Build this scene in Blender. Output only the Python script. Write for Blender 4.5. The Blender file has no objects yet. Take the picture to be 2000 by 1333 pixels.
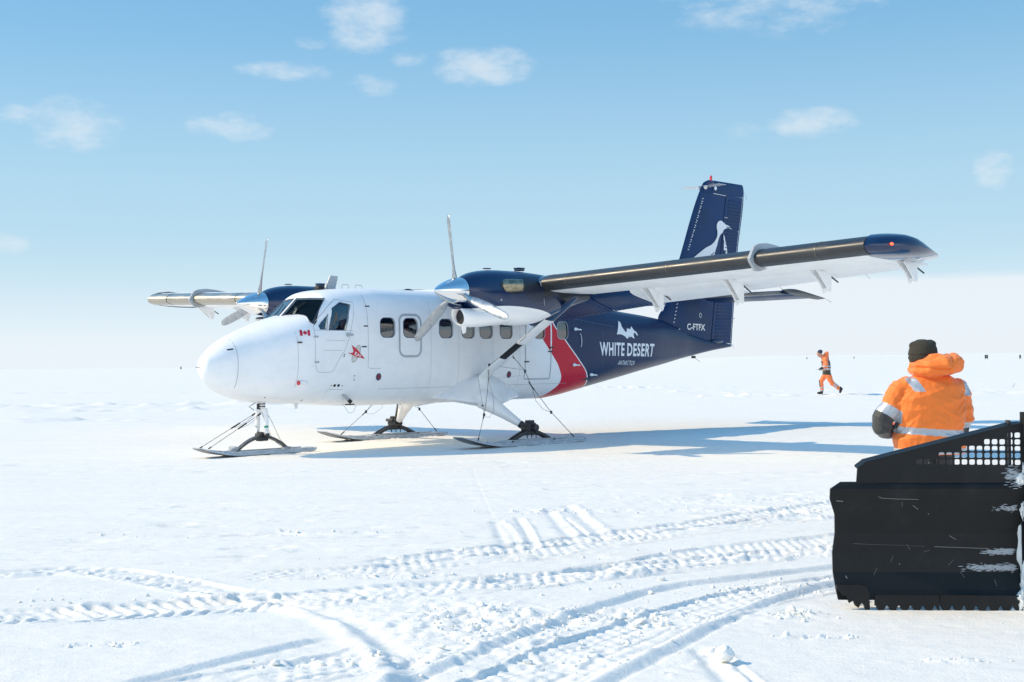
import bpy, bmesh, math, random
import numpy as np
from mathutils import Vector, Matrix
from mathutils.geometry import tessellate_polygon

C = bpy.context.scene.collection
R = math.radians
random.seed(4); rng = np.random.default_rng(7)
CAM_H = 1.5354
# ------------------------------------------------------------------ camera
cam_data = bpy.data.cameras.new("camera"); cam = bpy.data.objects.new("camera", cam_data); C.objects.link(cam)
cam_data.sensor_width = 36.0; cam_data.lens = 2627.77 / 2000 * 36; cam_data.clip_start = 0.1; cam_data.clip_end = 30000
cam.location = (0, 0, CAM_H)
cam.rotation_euler = (Matrix.Rotation(0.017189, 3, 'X') @ Matrix.Rotation(R(90), 3, 'X') @ Matrix.Rotation(-0.0097885, 3, 'Z')).to_euler()
bpy.context.scene.camera = cam
# ------------------------------------------------------------------ light
SUN_EL, SUN_AZ = R(36.8), R(-84)          # azimuth from +Y towards +X: the sun stands to the left
EXPOSURE = 0.66
sc = bpy.context.scene
sc.view_settings.view_transform = 'Standard'; sc.view_settings.look = 'None'
sc.view_settings.exposure = EXPOSURE; sc.view_settings.gamma = 1
sd = Vector((math.sin(SUN_AZ) * math.cos(SUN_EL), math.cos(SUN_AZ) * math.cos(SUN_EL), math.sin(SUN_EL)))
sun_data = bpy.data.lights.new("sun", 'SUN'); sun_data.energy = 2.68; sun_data.angle = R(0.53); sun_data.color = (1.0, 0.78, 0.49)
sun = bpy.data.objects.new("sun", sun_data); C.objects.link(sun); sun.rotation_euler = sd.to_track_quat('Z', 'Y').to_euler()
sun.location = (-20, 0, 30)

class NT:
    """small node-tree helper"""
    def __init__(s, tree): s.t = tree; tree.nodes.clear()
    def n(s, typ, **kw):
        nd = s.t.nodes.new(typ)
        for k, v in kw.items():
            if k.startswith('i_'):
                key = k[2:]; key = int(key) if key.isdigit() else key.replace('_', ' ')
                s.set(nd.inputs[key], v)
            else: setattr(nd, k, v)
        return nd
    def set(s, sock, v):
        if hasattr(v, 'outputs'): v = v.outputs[0]
        if isinstance(v, bpy.types.NodeSocket): s.t.links.new(v, sock)
        else: sock.default_value = v
    def m(s, op, a, b=0.0, c=None, clamp=False):
        nd = s.t.nodes.new('ShaderNodeMath'); nd.operation = op; nd.use_clamp = clamp
        s.set(nd.inputs[0], a); s.set(nd.inputs[1], b)
        if c is not None: s.set(nd.inputs[2], c)
        return nd.outputs[0]
    def mix(s, f, a, b):
        nd = s.t.nodes.new('ShaderNodeMix'); nd.data_type = 'RGBA'
        s.set(nd.inputs[0], f); s.set(nd.inputs[6], a); s.set(nd.inputs[7], b); return nd.outputs[2]
    def ss(s, x, a, b):
        nd = s.t.nodes.new('ShaderNodeMapRange'); nd.interpolation_type = 'SMOOTHSTEP'
        s.set(nd.inputs[0], x); s.set(nd.inputs[1], a); s.set(nd.inputs[2], b); s.set(nd.inputs[3], 0.0); s.set(nd.inputs[4], 1.0)
        return nd.outputs[0]

world = bpy.data.worlds.new("World"); sc.world = world; world.use_nodes = True
w = NT(world.node_tree)
sky = w.n('ShaderNodeTexSky', sky_type='NISHITA', sun_disc=False, sun_elevation=SUN_EL, sun_rotation=SUN_AZ, altitude=1100, air_density=1.15, dust_density=0.5, ozone_density=2.2)
tc = w.n('ShaderNodeTexCoord'); sep = w.n('ShaderNodeSeparateXYZ', i_0=tc.outputs['Generated'])
az = w.m('ARCTAN2', sep.outputs[0], sep.outputs[1]); el = w.m('ARCSINE', sep.outputs[2])
tint = w.mix(w.ss(el, 0.28, 0.75), (0.60, 0.84, 0.90, 1), (1.0, 1.80, 1.86, 1))
skyc = w.n('ShaderNodeVectorMath', operation='MULTIPLY', i_0=sky.outputs[0], i_1=tint).outputs[0]
cloudc = (4.9, 5.3, 5.6, 1)
# broad thin veil of ice haze low over the plateau, thicker to the right
nz = w.n('ShaderNodeTexNoise', noise_dimensions='2D', i_Scale=3.0, i_Detail=5.0, i_Roughness=0.6)
vec = w.n('ShaderNodeCombineXYZ', i_0=w.m('MULTIPLY', az, 1.2), i_1=w.m('MULTIPLY', el, 9.0)); w.set(nz.inputs['Vector'], vec)
nzf = w.m('SUBTRACT', nz.outputs[0], 0.5)
f1 = w.m('SUBTRACT', 1.0, w.ss(el, 0.01, 0.27))
f1 = w.m('POWER', f1, 0.75, clamp=True)
veilc = w.mix(w.ss(el, 0.0, 0.10), (5.0, 5.52, 5.88, 1), (3.3, 4.6, 5.35, 1))
edge = w.m('ADD', w.m('MULTIPLY', w.ss(az, 0.0, 0.12), 0.035), 0.027)
el2 = w.m('ADD', el, w.m('MULTIPLY', nzf, 0.02))
bank = w.m('SUBTRACT', 1.0, w.ss(el2, w.m('SUBTRACT', edge, 0.006), w.m('ADD', edge, 0.004)))
bankf = w.m('MULTIPLY', bank, w.m('ADD', 0.5, w.m('MULTIPLY', w.ss(az, -0.05, 0.12), 0.42)))
# small fair-weather clouds: (azimuth, elevation, half-width, half-height, strength)
def pxdir(px, py, sx, sy, k):
    dx, dy = px - 1000, py - 666.5; cr, sr = math.cos(-0.0097885), math.sin(-0.0097885)
    x, y = cr * dx + sr * dy, -sr * dx + cr * dy
    a, b = x / 2627.77, -y / 2627.77; cp, sp = math.cos(0.017189), math.sin(0.017189)
    v = Vector((a, cp - b * sp, sp + b * cp)).normalized()
    return (round(math.atan2(v.x, v.y), 4), round(math.asin(v.z), 4), sx / 2627.77, sy / 2627.77, k)
CLOUDS = [(-.1065,.2513,.030,.022,.75),(-.2072,.1735,.030,.010,.62),(-.3154,.1713,.030,.017,.66),(-.350,.175,.016,.008,.4),
          (-.1659,.2142,.032,.007,.62),(-.1005,.2053,.016,.008,.52),(-.0205,.2191,.034,.013,.85),(-.147,.235,.013,.005,.4),
          (.2008,.2670,.080,.030,.55),(.302,.270,.032,.010,.5),(.2216,.1720,.028,.010,.75),(.3450,.1318,.013,.013,.6),
          (-.3612,.0872,.016,.008,.5),(-.0745,.224,.018,.006,.35),(-.245,.0730,.020,.005,.25),(.17,.17,.02,.008,.2),(.31,.16,.03,.01,.15),
          (-.62,.21,.06,.02,.8),(.55,.16,.06,.015,.8),(.9,.3,.1,.03,.7),(-1.0,.26,.09,.03,.7),(2.4,.3,.3,.06,.6),(-2.2,.25,.3,.05,.6)]
cn = w.n('ShaderNodeTexNoise', noise_dimensions='3D', i_Scale=1.0, i_Detail=9.0, i_Roughness=0.60)
w.set(cn.inputs['Vector'], w.n('ShaderNodeCombineXYZ', i_0=w.m('MULTIPLY', az, 38.0), i_1=w.m('MULTIPLY', el, 75.0)))
cf = None
for (a, e, sa, se, k) in CLOUDS:
    d2 = w.m('ADD', w.m('POWER', w.m('ABSOLUTE', w.m('DIVIDE', w.m('SUBTRACT', az, a), sa)), 2.0), w.m('POWER', w.m('ABSOLUTE', w.m('DIVIDE', w.m('SUBTRACT', el, e), se)), 2.0))
    g = w.m('MULTIPLY', w.m('SUBTRACT', 1.0, w.m('MULTIPLY', d2, 0.55)), k)
    cf = g if cf is None else w.m('MAXIMUM', cf, g)
cf = w.m('MULTIPLY', w.m('MAXIMUM', cf, 0.0), 1.0)
cmask = w.m('MULTIPLY', w.ss(w.m('ADD', cf, w.m('MULTIPLY', w.m('SUBTRACT', cn.outputs[0], 0.5), 1.7)), 0.05, 1.05), w.ss(cf, 0.0, 0.3))
skyc = w.mix(w.m('MULTIPLY', w.m('SUBTRACT', 1.0, w.ss(el, 0.30, 0.65)), 0.72), skyc, (1.42, 3.12, 4.78, 1))
col = w.mix(f1, skyc, veilc)
col = w.mix(bankf, col, (5.0, 5.40, 5.72, 1))
col = w.mix(w.m('MULTIPLY', cmask, 0.62, clamp=True), col, cloudc)
behind = w.m('MULTIPLY', w.ss(w.m('ABSOLUTE', az), 1.7, 2.3), w.m('SUBTRACT', 1.0, w.ss(el, 0.15, 0.40)))  # bright cloud bank added out of view as fill light from behind the camera
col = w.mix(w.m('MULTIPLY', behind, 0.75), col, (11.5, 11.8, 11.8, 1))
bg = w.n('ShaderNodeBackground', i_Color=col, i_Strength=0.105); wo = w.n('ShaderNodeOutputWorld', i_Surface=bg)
# ------------------------------------------------------------------ materials
def mat(name, base=(0.8, 0.8, 0.8), rough=0.5, metal=0.0, coat=0.0, noise=0.0, nscale=20.0, bump=0.0, bscale=40.0, spec=0.5, fn=None, coatr=0.05, emit=None, alpha=None):
    m = bpy.data.materials.new(name); m.use_nodes = True; t = NT(m.node_tree)
    b = t.n('ShaderNodeBsdfPrincipled'); o = t.n('ShaderNodeOutputMaterial', i_Surface=b.outputs[0])
    t.set(b.inputs['Base Color'], (*base, 1)); t.set(b.inputs['Roughness'], rough); t.set(b.inputs['Metallic'], metal)
    t.set(b.inputs['Coat Weight'], coat); t.set(b.inputs['Coat Roughness'], coatr); t.set(b.inputs['Specular IOR Level'], spec)
    tcn = t.n('ShaderNodeTexCoord')
    if noise > 0:
        n1 = t.n('ShaderNodeTexNoise', i_Vector=tcn.outputs['Object'], i_Scale=nscale, i_Detail=6.0, i_Roughness=0.6)
        f = t.ss(n1.outputs[0], 0.35, 0.7)
        t.set(b.inputs['Base Color'], t.mix(f, tuple(x * (1 - noise) for x in base) + (1,), tuple(min(1, x * (1 + noise * .6)) for x in base) + (1,)))
        t.set(b.inputs['Roughness'], t.m('ADD', rough - .08, t.m('MULTIPLY', f, 0.16), clamp=True))
    if bump > 0:
        n2 = t.n('ShaderNodeTexNoise', i_Vector=tcn.outputs['Object'], i_Scale=bscale, i_Detail=5.0)
        t.set(b.inputs['Normal'], t.n('ShaderNodeBump', i_Height=n2.outputs[0], i_Strength=bump, i_Distance=0.01).outputs[0])
    if emit: t.set(b.inputs['Emission Color'], (*emit[0], 1)); t.set(b.inputs['Emission Strength'], emit[1])
    if fn: fn(t, b, tcn)
    return m

NAVY = (0.003, 0.021, 0.080); RED = (0.60, 0.006, 0.030); WHITE = (0.90, 0.90, 0.90)
def curve_x(t, z, pts):
    """x position as a function of height, from (z, x) points"""
    fc = t.n('ShaderNodeFloatCurve'); fc.inputs[0].default_value = 1
    z0, z1 = pts[0][0], pts[-1][0]; xs = [p[1] for p in pts]; x0, x1 = min(xs), max(xs)
    c = fc.mapping.curves[0]
    c.points[0].location = (0, (pts[0][1] - x0) / (x1 - x0)); c.points[1].location = (1, (pts[-1][1] - x0) / (x1 - x0))
    for p in pts[1:-1]: c.points.new((p[0] - z0) / (z1 - z0), (p[1] - x0) / (x1 - x0))
    fc.mapping.update()
    t.set(fc.inputs[1], t.m('DIVIDE', t.m('SUBTRACT', z, z0), z1 - z0, clamp=True))
    return t.m('ADD', t.m('MULTIPLY', fc.outputs[0], x1 - x0), x0)
def skin_bump(t, b, tcn, amp=0.08):
    s = t.n('ShaderNodeSeparateXYZ', i_0=tcn.outputs['Object'])
    n2 = t.n('ShaderNodeTexNoise', i_Vector=tcn.outputs['Object'], i_Scale=2.2, i_Detail=3.0)
    t.set(b.inputs['Normal'], t.n('ShaderNodeBump', i_Height=n2.outputs[0], i_Strength=amp, i_Distance=0.06).outputs[0])
    return s
def fus_paint(t, b, tcn):
    s = skin_bump(t, b, tcn)
    x, z = s.outputs[0], s.outputs[2]
    g1 = curve_x(t, z, [(0.8, 7.62), (1.0, 7.86), (1.2, 8.00), (1.4, 7.93), (1.75, 7.66), (2.0, 7.43), (2.41, 7.05)])
    g2 = curve_x(t, z, [(0.8, 9.15), (1.17, 8.91), (1.33, 8.80), (1.59, 8.52), (2.06, 8.02), (2.41, 7.69), (2.43, 7.69)])
    step = lambda v: t.m('GREATER_THAN', v, 0.0)
    inred = step(t.m('SUBTRACT', x, g1)); inw = step(t.m('SUBTRACT', x, g2)); innav = step(t.m('SUBTRACT', x, t.m('ADD', g2, 0.035)))
    top = step(t.m('SUBTRACT', z, 2.42)); rear = step(t.m('SUBTRACT', x, 7.2)); tr = t.m('MULTIPLY', top, rear)
    dn = t.n('ShaderNodeTexNoise', i_Vector=tcn.outputs['Object'], i_Scale=5.0, i_Detail=7.0, i_Roughness=0.65)
    wh = t.mix(t.ss(dn.outputs[0], 0.4, 0.75), (*WHITE, 1), (0.84, 0.845, 0.85, 1))
    nav = t.mix(t.ss(dn.outputs[0], 0.4, 0.75), (*NAVY, 1), (0.005, 0.026, 0.086, 1))
    c = t.mix(inred, wh, (*RED, 1)); c = t.mix(inw, c, (*WHITE, 1)); c = t.mix(innav, c, nav); c = t.mix(tr, c, nav)
    t.set(b.inputs['Base Color'], c)
    t.set(b.inputs['Roughness'], t.m('ADD', 0.26, t.m('MULTIPLY', dn.outputs[0], 0.12)))
def nac_paint(t, b, tcn):
    s = skin_bump(t, b, tcn, 0.04)
    g = curve_x(t, s.outputs[0], [(3.1, 2.46), (3.5, 2.475), (4.0, 2.52), (4.6, 2.50), (5.1, 2.43), (5.6, 2.28), (6.0, 2.1)])
    dn = t.n('ShaderNodeTexNoise', i_Vector=tcn.outputs['Object'], i_Scale=4.0, i_Detail=6.0)
    # soot streaks trail behind the exhausts
    soot = t.m('MULTIPLY', t.m('MULTIPLY', t.ss(s.outputs[0], 4.25, 4.6), t.m('SUBTRACT', 1.0, t.ss(t.m('ABSOLUTE', t.m('SUBTRACT', s.outputs[2], 2.83)), 0.06, 0.33))), t.ss(dn.outputs[0], 0.2, 0.6))
    c = t.mix(soot, (*NAVY, 1), (0.012, 0.014, 0.016, 1))
    t.set(b.inputs['Base Color'], t.mix(t.m('GREATER_THAN', s.outputs[2], g), (*WHITE, 1), c))
    t.set(b.inputs['Roughness'], t.m('ADD', 0.2, t.m('MULTIPLY', soot, 0.4)))

M = {}
M['fus'] = mat('fuselage_paint', WHITE, 0.3, spec=0.32, fn=fus_paint)
M['nac'] = mat('nacelle_paint', NAVY, 0.22, coat=0.35, fn=nac_paint)
M['white'] = mat('white_paint', WHITE, 0.32, coat=0.3, noise=0.05, nscale=3.0)
M['wing'] = mat('wing_white_paint', (0.90, 0.90, 0.895), 0.45, noise=0.05, nscale=2.5, bump=0.05, bscale=3.0)
M['navy'] = mat('navy_gloss_paint', NAVY, 0.16, coat=0.5, noise=0.15, nscale=2.0, bump=0.02, bscale=3.0)
M['navyfin'] = mat('navy_fin_paint', (0.002, 0.034, 0.125), 0.42, spec=0.3, noise=0.2, nscale=1.5, bump=0.05, bscale=2.0)
M['red'] = mat('red_paint', RED, 0.3, coat=0.4)
M['decal'] = mat('white_vinyl', (0.85, 0.86, 0.88), 0.4)
M['boot'] = mat('deicing_boot_rubber', (0.070, 0.073, 0.078), 0.44, metal=0.7, noise=0.10, nscale=2.0, bump=0.05, bscale=9.0)
M['bootl'] = mat('sunlit_boot_rubber', (0.50, 0.45, 0.37), 0.36, metal=0.9, noise=0.08, nscale=2.0)  # same boot on the far wing, lighter tan: sun sheen put into its colour
M['chrome'] = mat('polished_spinner_metal', (0.80, 0.81, 0.83), 0.10, metal=1.0, bump=0.015, bscale=6.0)
M['blade'] = mat('propeller_blade_metal', (0.42, 0.44, 0.46), 0.34, metal=0.7, noise=0.15, nscale=9)
M['bronze'] = mat('heat_tinted_steel', (0.36, 0.32, 0.23), 0.36, metal=1.0, noise=0.35, nscale=18)
M['dark'] = mat('dark_grey_metal', (0.055, 0.055, 0.06), 0.5, metal=0.4, noise=0.4, nscale=25, bump=0.2, bscale=60)
M['spring'] = mat('leaf_spring_steel', (0.13, 0.125, 0.12), 0.45, metal=0.7, noise=0.4, nscale=14)
M['black'] = mat('matte_black', (0.012, 0.012, 0.014), 0.6)
M['brass'] = mat('brass_fitting', (0.45, 0.30, 0.06), 0.35, metal=0.9)
M['grey'] = mat('light_grey_paint', (0.42, 0.45, 0.48), 0.4, noise=0.08)
M['ski'] = mat('ski_grey_paint', (0.46, 0.51, 0.56), 0.38, noise=0.18, nscale=7, bump=0.05)
M['skibot'] = mat('ski_running_surface', (0.07, 0.08, 0.09), 0.35)
M['seam'] = mat('panel_seam_grey', (0.42, 0.44, 0.47), 0.6)  # plain grey for panel and door seam lines
M['seamd'] = mat('navy_panel_seam', (0.05, 0.085, 0.15), 0.5)
M['cable'] = mat('steel_cable', (0.10, 0.10, 0.11), 0.45, metal=0.6)
M['green'] = mat('green_tape', (0.0, 0.30, 0.16), 0.5)
M['seatg'] = mat('grey_seat_cloth', (0.06, 0.065, 0.075), 0.8, bump=0.2)
M['seat'] = mat('red_seat_cloth', (0.15, 0.025, 0.03), 0.8, bump=0.2)
M['cabin'] = mat('cabin_lining', (0.04, 0.055, 0.078), 0.7)
M['panel'] = mat('instrument_black', (0.015, 0.016, 0.018), 0.5)
M['redlamp'] = mat('red_lamp_glass', (0.7, 0.01, 0.03), 0.15, coat=1.0)
M['navlamp'] = mat('lit_red_navigation_lamp', (0.8, 0.05, 0.02), 0.2, emit=((1.0, 0.12, 0.04), 1.6))
def glass_mat(name, tint, gl, k=1.1):
    m = bpy.data.materials.new(name); m.use_nodes = True; t = NT(m.node_tree)
    fr = t.n('ShaderNodeFresnel', i_IOR=1.55)
    tr = t.n('ShaderNodeBsdfTransparent', i_Color=(*tint, 1)); g = t.n('ShaderNodeBsdfGlossy', i_Roughness=0.02)
    f = t.m('ADD', t.m('MULTIPLY', fr.outputs[0], k), gl, clamp=True)
    mx = t.n('ShaderNodeMixShader', i_0=f); t.set(mx.inputs[1], tr.outputs[0]); t.set(mx.inputs[2], g.outputs[0])
    t.n('ShaderNodeOutputMaterial', i_Surface=mx.outputs[0]); return m
M['glass'] = glass_mat('tinted_window_glass', (0.60, 0.68, 0.74), 0.16)
M['wglass'] = glass_mat('windshield_glass', (0.60, 0.72, 0.78), 0.0, 0.30)
M['sglass'] = glass_mat('sky_sheen_windshield_glass', (0.6, 0.72, 0.78), 0.25, 1.0)  # sky sheen put into this starboard copy of the glass by extra gloss

# ------------------------------------------------------------------ mesh helpers
def link(name, me, m=None, parent=None):
    o = bpy.data.objects.new(name, me); C.objects.link(o)
    if m is not None:
        for x in (m if isinstance(m, (list, tuple)) else [m]): me.materials.append(x)
    if parent is not None: o.parent = parent
    return o
def tag(o, label, cat=None, group=None, kind=None):
    if label: o['label'] = label
    if cat: o['category'] = cat
    if group: o['group'] = group
    if kind: o['kind'] = kind
    return o
def empty(name, loc, rz=0.0, label=None, cat=None, group=None):
    o = bpy.data.objects.new(name, None); C.objects.link(o); o.location = loc; o.rotation_euler = (0, 0, rz)
    o.empty_display_size = 0.3
    return tag(o, label, cat, group)

class MB:
    """collects shapes into ONE mesh; flip=True mirrors y (aircraft frame: y = port)"""
    def __init__(s, flip=False): s.v = []; s.f = []; s.mi = []; s.flip = flip
    def add(s, verts, faces, mi=0):
        o = len(s.v); s.v += [tuple(map(float, p)) for p in verts]; s.f += [tuple(i + o for i in f) for f in faces]; s.mi += [mi] * len(faces)
    def box(s, c, size, rot=None, mi=0, bev=0.0):
        bm = bmesh.new(); bmesh.ops.create_cube(bm, size=1)
        for v in bm.verts: v.co = Vector((v.co.x * size[0], v.co.y * size[1], v.co.z * size[2]))
        if bev: bmesh.ops.bevel(bm, geom=bm.edges[:], offset=bev, segments=2, affect='EDGES', profile=0.5)
        mtx = Matrix.Translation(c) @ (rot.to_4x4() if rot else Matrix.Identity(4)); bm.transform(mtx)
        bm.verts.ensure_lookup_table(); s.add([v.co[:] for v in bm.verts], [[v.index for v in f.verts] for f in bm.faces], mi); bm.free()
    def loft(s, rings, cap=(True, True), mi=0, closed=True):
        n = len(rings[0]); vs = [p for r in rings for p in r]; fs = []
        for i in range(len(rings) - 1):
            for j in range(n if closed else n - 1):
                k = (j + 1) % n; fs.append((i * n + j, i * n + k, (i + 1) * n + k, (i + 1) * n + j))
        if cap[0]: fs.append(tuple(range(n - 1, -1, -1)))
        if cap[1]: fs.append(tuple((len(rings) - 1) * n + j for j in range(n)))
        s.add(vs, fs, mi)
    def tube(s, pts, r, n=10, mi=0, cap=True):
        pts = [Vector(p) for p in pts]; rs = r if isinstance(r, (list, tuple)) else [r] * len(pts)
        rings = []; prev = None
        for i, p in enumerate(pts):
            d = (pts[min(i + 1, len(pts) - 1)] - pts[max(i - 1, 0)]).normalized()
            if prev is None:
                a = Vector((0, 0, 1)) if abs(d.z) < 0.9 else Vector((1, 0, 0)); u = d.cross(a).normalized()
            else: u = (prev - d * prev.dot(d)).normalized()
            prev = u; v = d.cross(u)
            rings.append([p + (u * math.cos(2 * math.pi * k / n) + v * math.sin(2 * math.pi * k / n)) * rs[i] for k in range(n)])
        s.loft(rings, (cap, cap), mi)
    def ell(s, c, rad, rot=None, n=16, mi=0):
        bm = bmesh.new(); bmesh.ops.create_uvsphere(bm, u_segments=n, v_segments=max(6, n // 2 + 2), radius=1)
        mtx = Matrix.Translation(c) @ (rot.to_4x4() if rot else Matrix.Identity(4)) @ Matrix.Diagonal((*rad, 1)); bm.transform(mtx)
        bm.verts.ensure_lookup_table(); s.add([v.co[:] for v in bm.verts], [[v.index for v in f.verts] for f in bm.faces], mi); bm.free()
    def prism(s, poly, a, b, mi=0):
        """poly: list of 3D points (planar), swept from offset a to offset b (vectors)"""
        a, b = Vector(a), Vector(b); s.loft([[Vector(p) + a for p in poly], [Vector(p) + b for p in poly]], mi=mi)
    def mesh(s, name, ang=35):
        me = bpy.data.meshes.new(name)
        vs, fs = s.v, s.f
        if s.flip: vs = [(x, -y, z) for x, y, z in vs]; fs = [tuple(reversed(f)) for f in fs]
        me.from_pydata(vs, [], fs); me.polygons.foreach_set('material_index', s.mi)
        bm = bmesh.new(); bm.from_mesh(me); bmesh.ops.recalc_face_normals(bm, faces=bm.faces[:]); bm.to_mesh(me); bm.free()
        me.polygons.foreach_set('use_smooth', [True] * len(me.polygons)); me.set_sharp_from_angle(angle=R(ang)); me.update()
        return me
    def build(s, name, m, parent=None, ang=35): return link(name, s.mesh(name, ang), m, parent)
def A(): return MB(flip=True)        # aircraft frame builder

def pchip(xs, ys):
    xs = np.array(xs, float); ys = np.array(ys, float); h = np.diff(xs); d = np.diff(ys) / h
    m = np.zeros_like(ys)
    for i in range(1, len(xs) - 1):
        if d[i - 1] * d[i] > 0:
            w1, w2 = 2 * h[i] + h[i - 1], h[i] + 2 * h[i - 1]; m[i] = (w1 + w2) / (w1 / d[i - 1] + w2 / d[i])
    m[0], m[-1] = d[0], d[-1]
    def f(x):
        x = min(max(x, xs[0]), xs[-1]); i = min(max(int(np.searchsorted(xs, x)) - 1, 0), len(xs) - 2)
        t = (x - xs[i]) / h[i]; t2, t3 = t * t, t * t * t
        return float((2 * t3 - 3 * t2 + 1) * ys[i] + (t3 - 2 * t2 + t) * h[i] * m[i] + (-2 * t3 + 3 * t2) * ys[i + 1] + (t3 - t2) * h[i] * m[i + 1])
    return f
# ------------------------------------------------------------------ fuselage form (aircraft frame: x aft, y port, z up)
# nose form: x, top, bottom, half-width
NOSE = [(.06,1.56,1.52,.02),(.09,1.68,1.40,.14),(.17,1.775,1.285,.215),(.30,1.885,1.17,.310),(.50,2.01,1.065,.41),(.75,2.12,.99,.505),(1.05,2.23,.935,.65),
        (1.4,2.335,.91,.775),(1.7,2.41,.895,.838),(2.0,2.47,.88,.853),(2.5,2.53,.86,.858),(3.2,2.56,.84,.85),(15.2,2.0,1.9,.01)]
CAB = [(1.5,2.60,1.3,.62),(1.7,2.67,1.2,.715),(1.9,2.73,1.1,.770),(2.1,2.80,.95,.825),(2.35,2.865,.86,.845),(2.8,2.905,.83,.858),(3.4,2.925,.815,.862),(8.0,2.925,.83,.862),(8.6,2.89,.915,.85),(9.4,2.81,1.045,.80),
       (10.3,2.69,1.185,.70),(11.4,2.60,1.365,.575),(12.3,2.50,1.50,.40),(13.0,2.30,1.62,.27),(13.3,2.22,1.665,.20),(14.1,2.06,1.785,.12),(14.6,2.01,1.85,.09),(15.0,1.985,1.89,.06),(15.15,1.95,1.92,.02)]
_nt, _nb, _nw = [pchip([p[0] for p in NOSE], [p[k] for p in NOSE]) for k in (1, 2, 3)]
_ct, _cb, _cw = [pchip([p[0] for p in CAB], [p[k] for p in CAB]) for k in (1, 2, 3)]
_zc = pchip([.06, .6, 1.5, 2.5, 3.5, 8, 11, 13, 15.15], [1.55, 1.60, 1.72, 1.85, 1.86, 1.86, 1.96, 1.98, 1.935])
WS_A, WS_B, WS_C, WS_D = Vector((1.68, 0, 2.41)), Vector((1.76, .80, 2.28)), Vector((1.99, 0, 2.745)), Vector((2.22, .63, 2.725))
WS_N = ((WS_B + WS_D - WS_A - WS_C)).cross(WS_C + WS_D - WS_A - WS_B).normalized()
if WS_N.x > 0: WS_N = -WS_N
WS_O = (WS_A + WS_B + WS_C + WS_D) / 4
def sup_r(ct, st, hw, ht, hb, n1, n2):
    n = n1 if st >= 0 else n2; hh = ht if st >= 0 else hb
    return (abs(ct / hw) ** n + abs(st / hh) ** n) ** (-1.0 / n)
def n_up(x): return 3.0 + 1.0 * min(max((x - 2.2) / 1.0, 0), 1) - 1.3 * min(max((x - 8.5) / 4, 0), 1)
def fus_R(x, th):
    """radius of the hull at station x, angle th from port horizontal, about (0, zc)"""
    ct, st = math.cos(th), math.sin(th); zc = _zc(x)
    k = min(max((x - .2) / 1.6, 0), 1)
    rn = sup_r(ct, st, _nw(x), max(_nt(x) - zc, .004), max(zc - _nb(x), .004), 2.10 + 1.15 * k * k, 2.15 + .75 * k) if x < 4 else 0
    rc = 0
    if x > 1.5:
        kk = min(max((x - 8.5) / 4, 0), 1)
        rc = sup_r(ct, st, _cw(x), max(_ct(x) - zc, .004), max(zc - _cb(x), .004), n_up(x), 3.3 - .9 * kk)
        if x < 2.7:
            # windshield plane of this side limits the cabin form
            nx, ny, nz = WS_N.x, WS_N.y * (1 if ct >= 0 else -1), WS_N.z
            den = ny * ct + nz * st
            num = WS_N.dot(WS_O) - nx * x - nz * zc
            if den > 1e-6: rc = min(rc, max(num / den, 0))
            elif num < 0: rc = 0
    return max(rn, rc, .002)
def inside(p):
    x = p[0]
    if x < .06 or x > 15.15: return False
    zc = _zc(x); dy, dz = p[1], p[2] - zc
    return math.hypot(dy, dz) < fus_R(x, math.atan2(dz, dy))
def port_y(x, z, y0=1.3):
    a, b = y0, 0.0
    if not inside((x, 0.0, z)): return 0.0
    for _ in range(26):
        m = (a + b) / 2
        if inside((x, m, z)): b = m
        else: a = m
    return a
# ================================================================== AIRCRAFT
AX, AY, ATH = -5.1491, 21.9947, 0.80420
plane = empty('ski_plane', (AX, AY, 0), ATH, 'white and navy twin-propeller aeroplane on skis with a red stripe and WHITE DESERT lettering', 'aeroplane')

# ---------- decals laid on a surface y = yf(x, z)
def decal_mesh(mb, polys, yf, off=0.004, step=0.08, tris2d=None, xf=None):
    bm = bmesh.new()
    if tris2d is None:
        for poly in polys:
            t = tessellate_polygon([[Vector((p[0], p[1], 0)) for p in poly]])
            vs = [bm.verts.new((p[0], p[1], 0)) for p in poly]
            for a, b, c in t:
                try: bm.faces.new((vs[a], vs[b], vs[c]))
                except ValueError: pass
    else:
        vs = [bm.verts.new((p[0], p[1], 0)) for p in tris2d[0]]
        for f in tris2d[1]:
            try: bm.faces.new([vs[i] for i in f])
            except ValueError: pass
    xs = [v.co.x for v in bm.verts]; zs = [v.co.y for v in bm.verts]
    for k, lo, hi in ((0, min(xs), max(xs)), (1, min(zs), max(zs))):
        q = lo + step
        while q < hi:
            no = (1, 0, 0) if k == 0 else (0, 1, 0); co = (q, 0, 0) if k == 0 else (0, q, 0)
            bmesh.ops.bisect_plane(bm, geom=bm.verts[:] + bm.edges[:] + bm.faces[:], plane_co=co, plane_no=no); q += step
    bm.verts.ensure_lookup_table(); bm.verts.index_update()
    mb.add([(v.co.x, yf(v.co.x, v.co.y) + off, v.co.y) for v in bm.verts], [[v.index for v in f.verts] for f in bm.faces]); bm.free()
def thicken(pts, wd, closed=False):
    """2D polyline -> ribbon quads"""
    out = []; n = len(pts); P2 = [Vector(p) for p in pts]
    nor = []
    for i in range(n):
        a = P2[(i - 1) % n] if (closed or i > 0) else P2[i]; b = P2[(i + 1) % n] if (closed or i < n - 1) else P2[i]
        d = (b - a); d = d.normalized() if d.length > 0 else Vector((1, 0)); nor.append(Vector((-d.y, d.x)) * wd / 2)
    for i in range(n if closed else n - 1):
        j = (i + 1) % n; out.append([P2[i] - nor[i], P2[j] - nor[j], P2[j] + nor[j], P2[i] + nor[i]])
    return out
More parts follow.
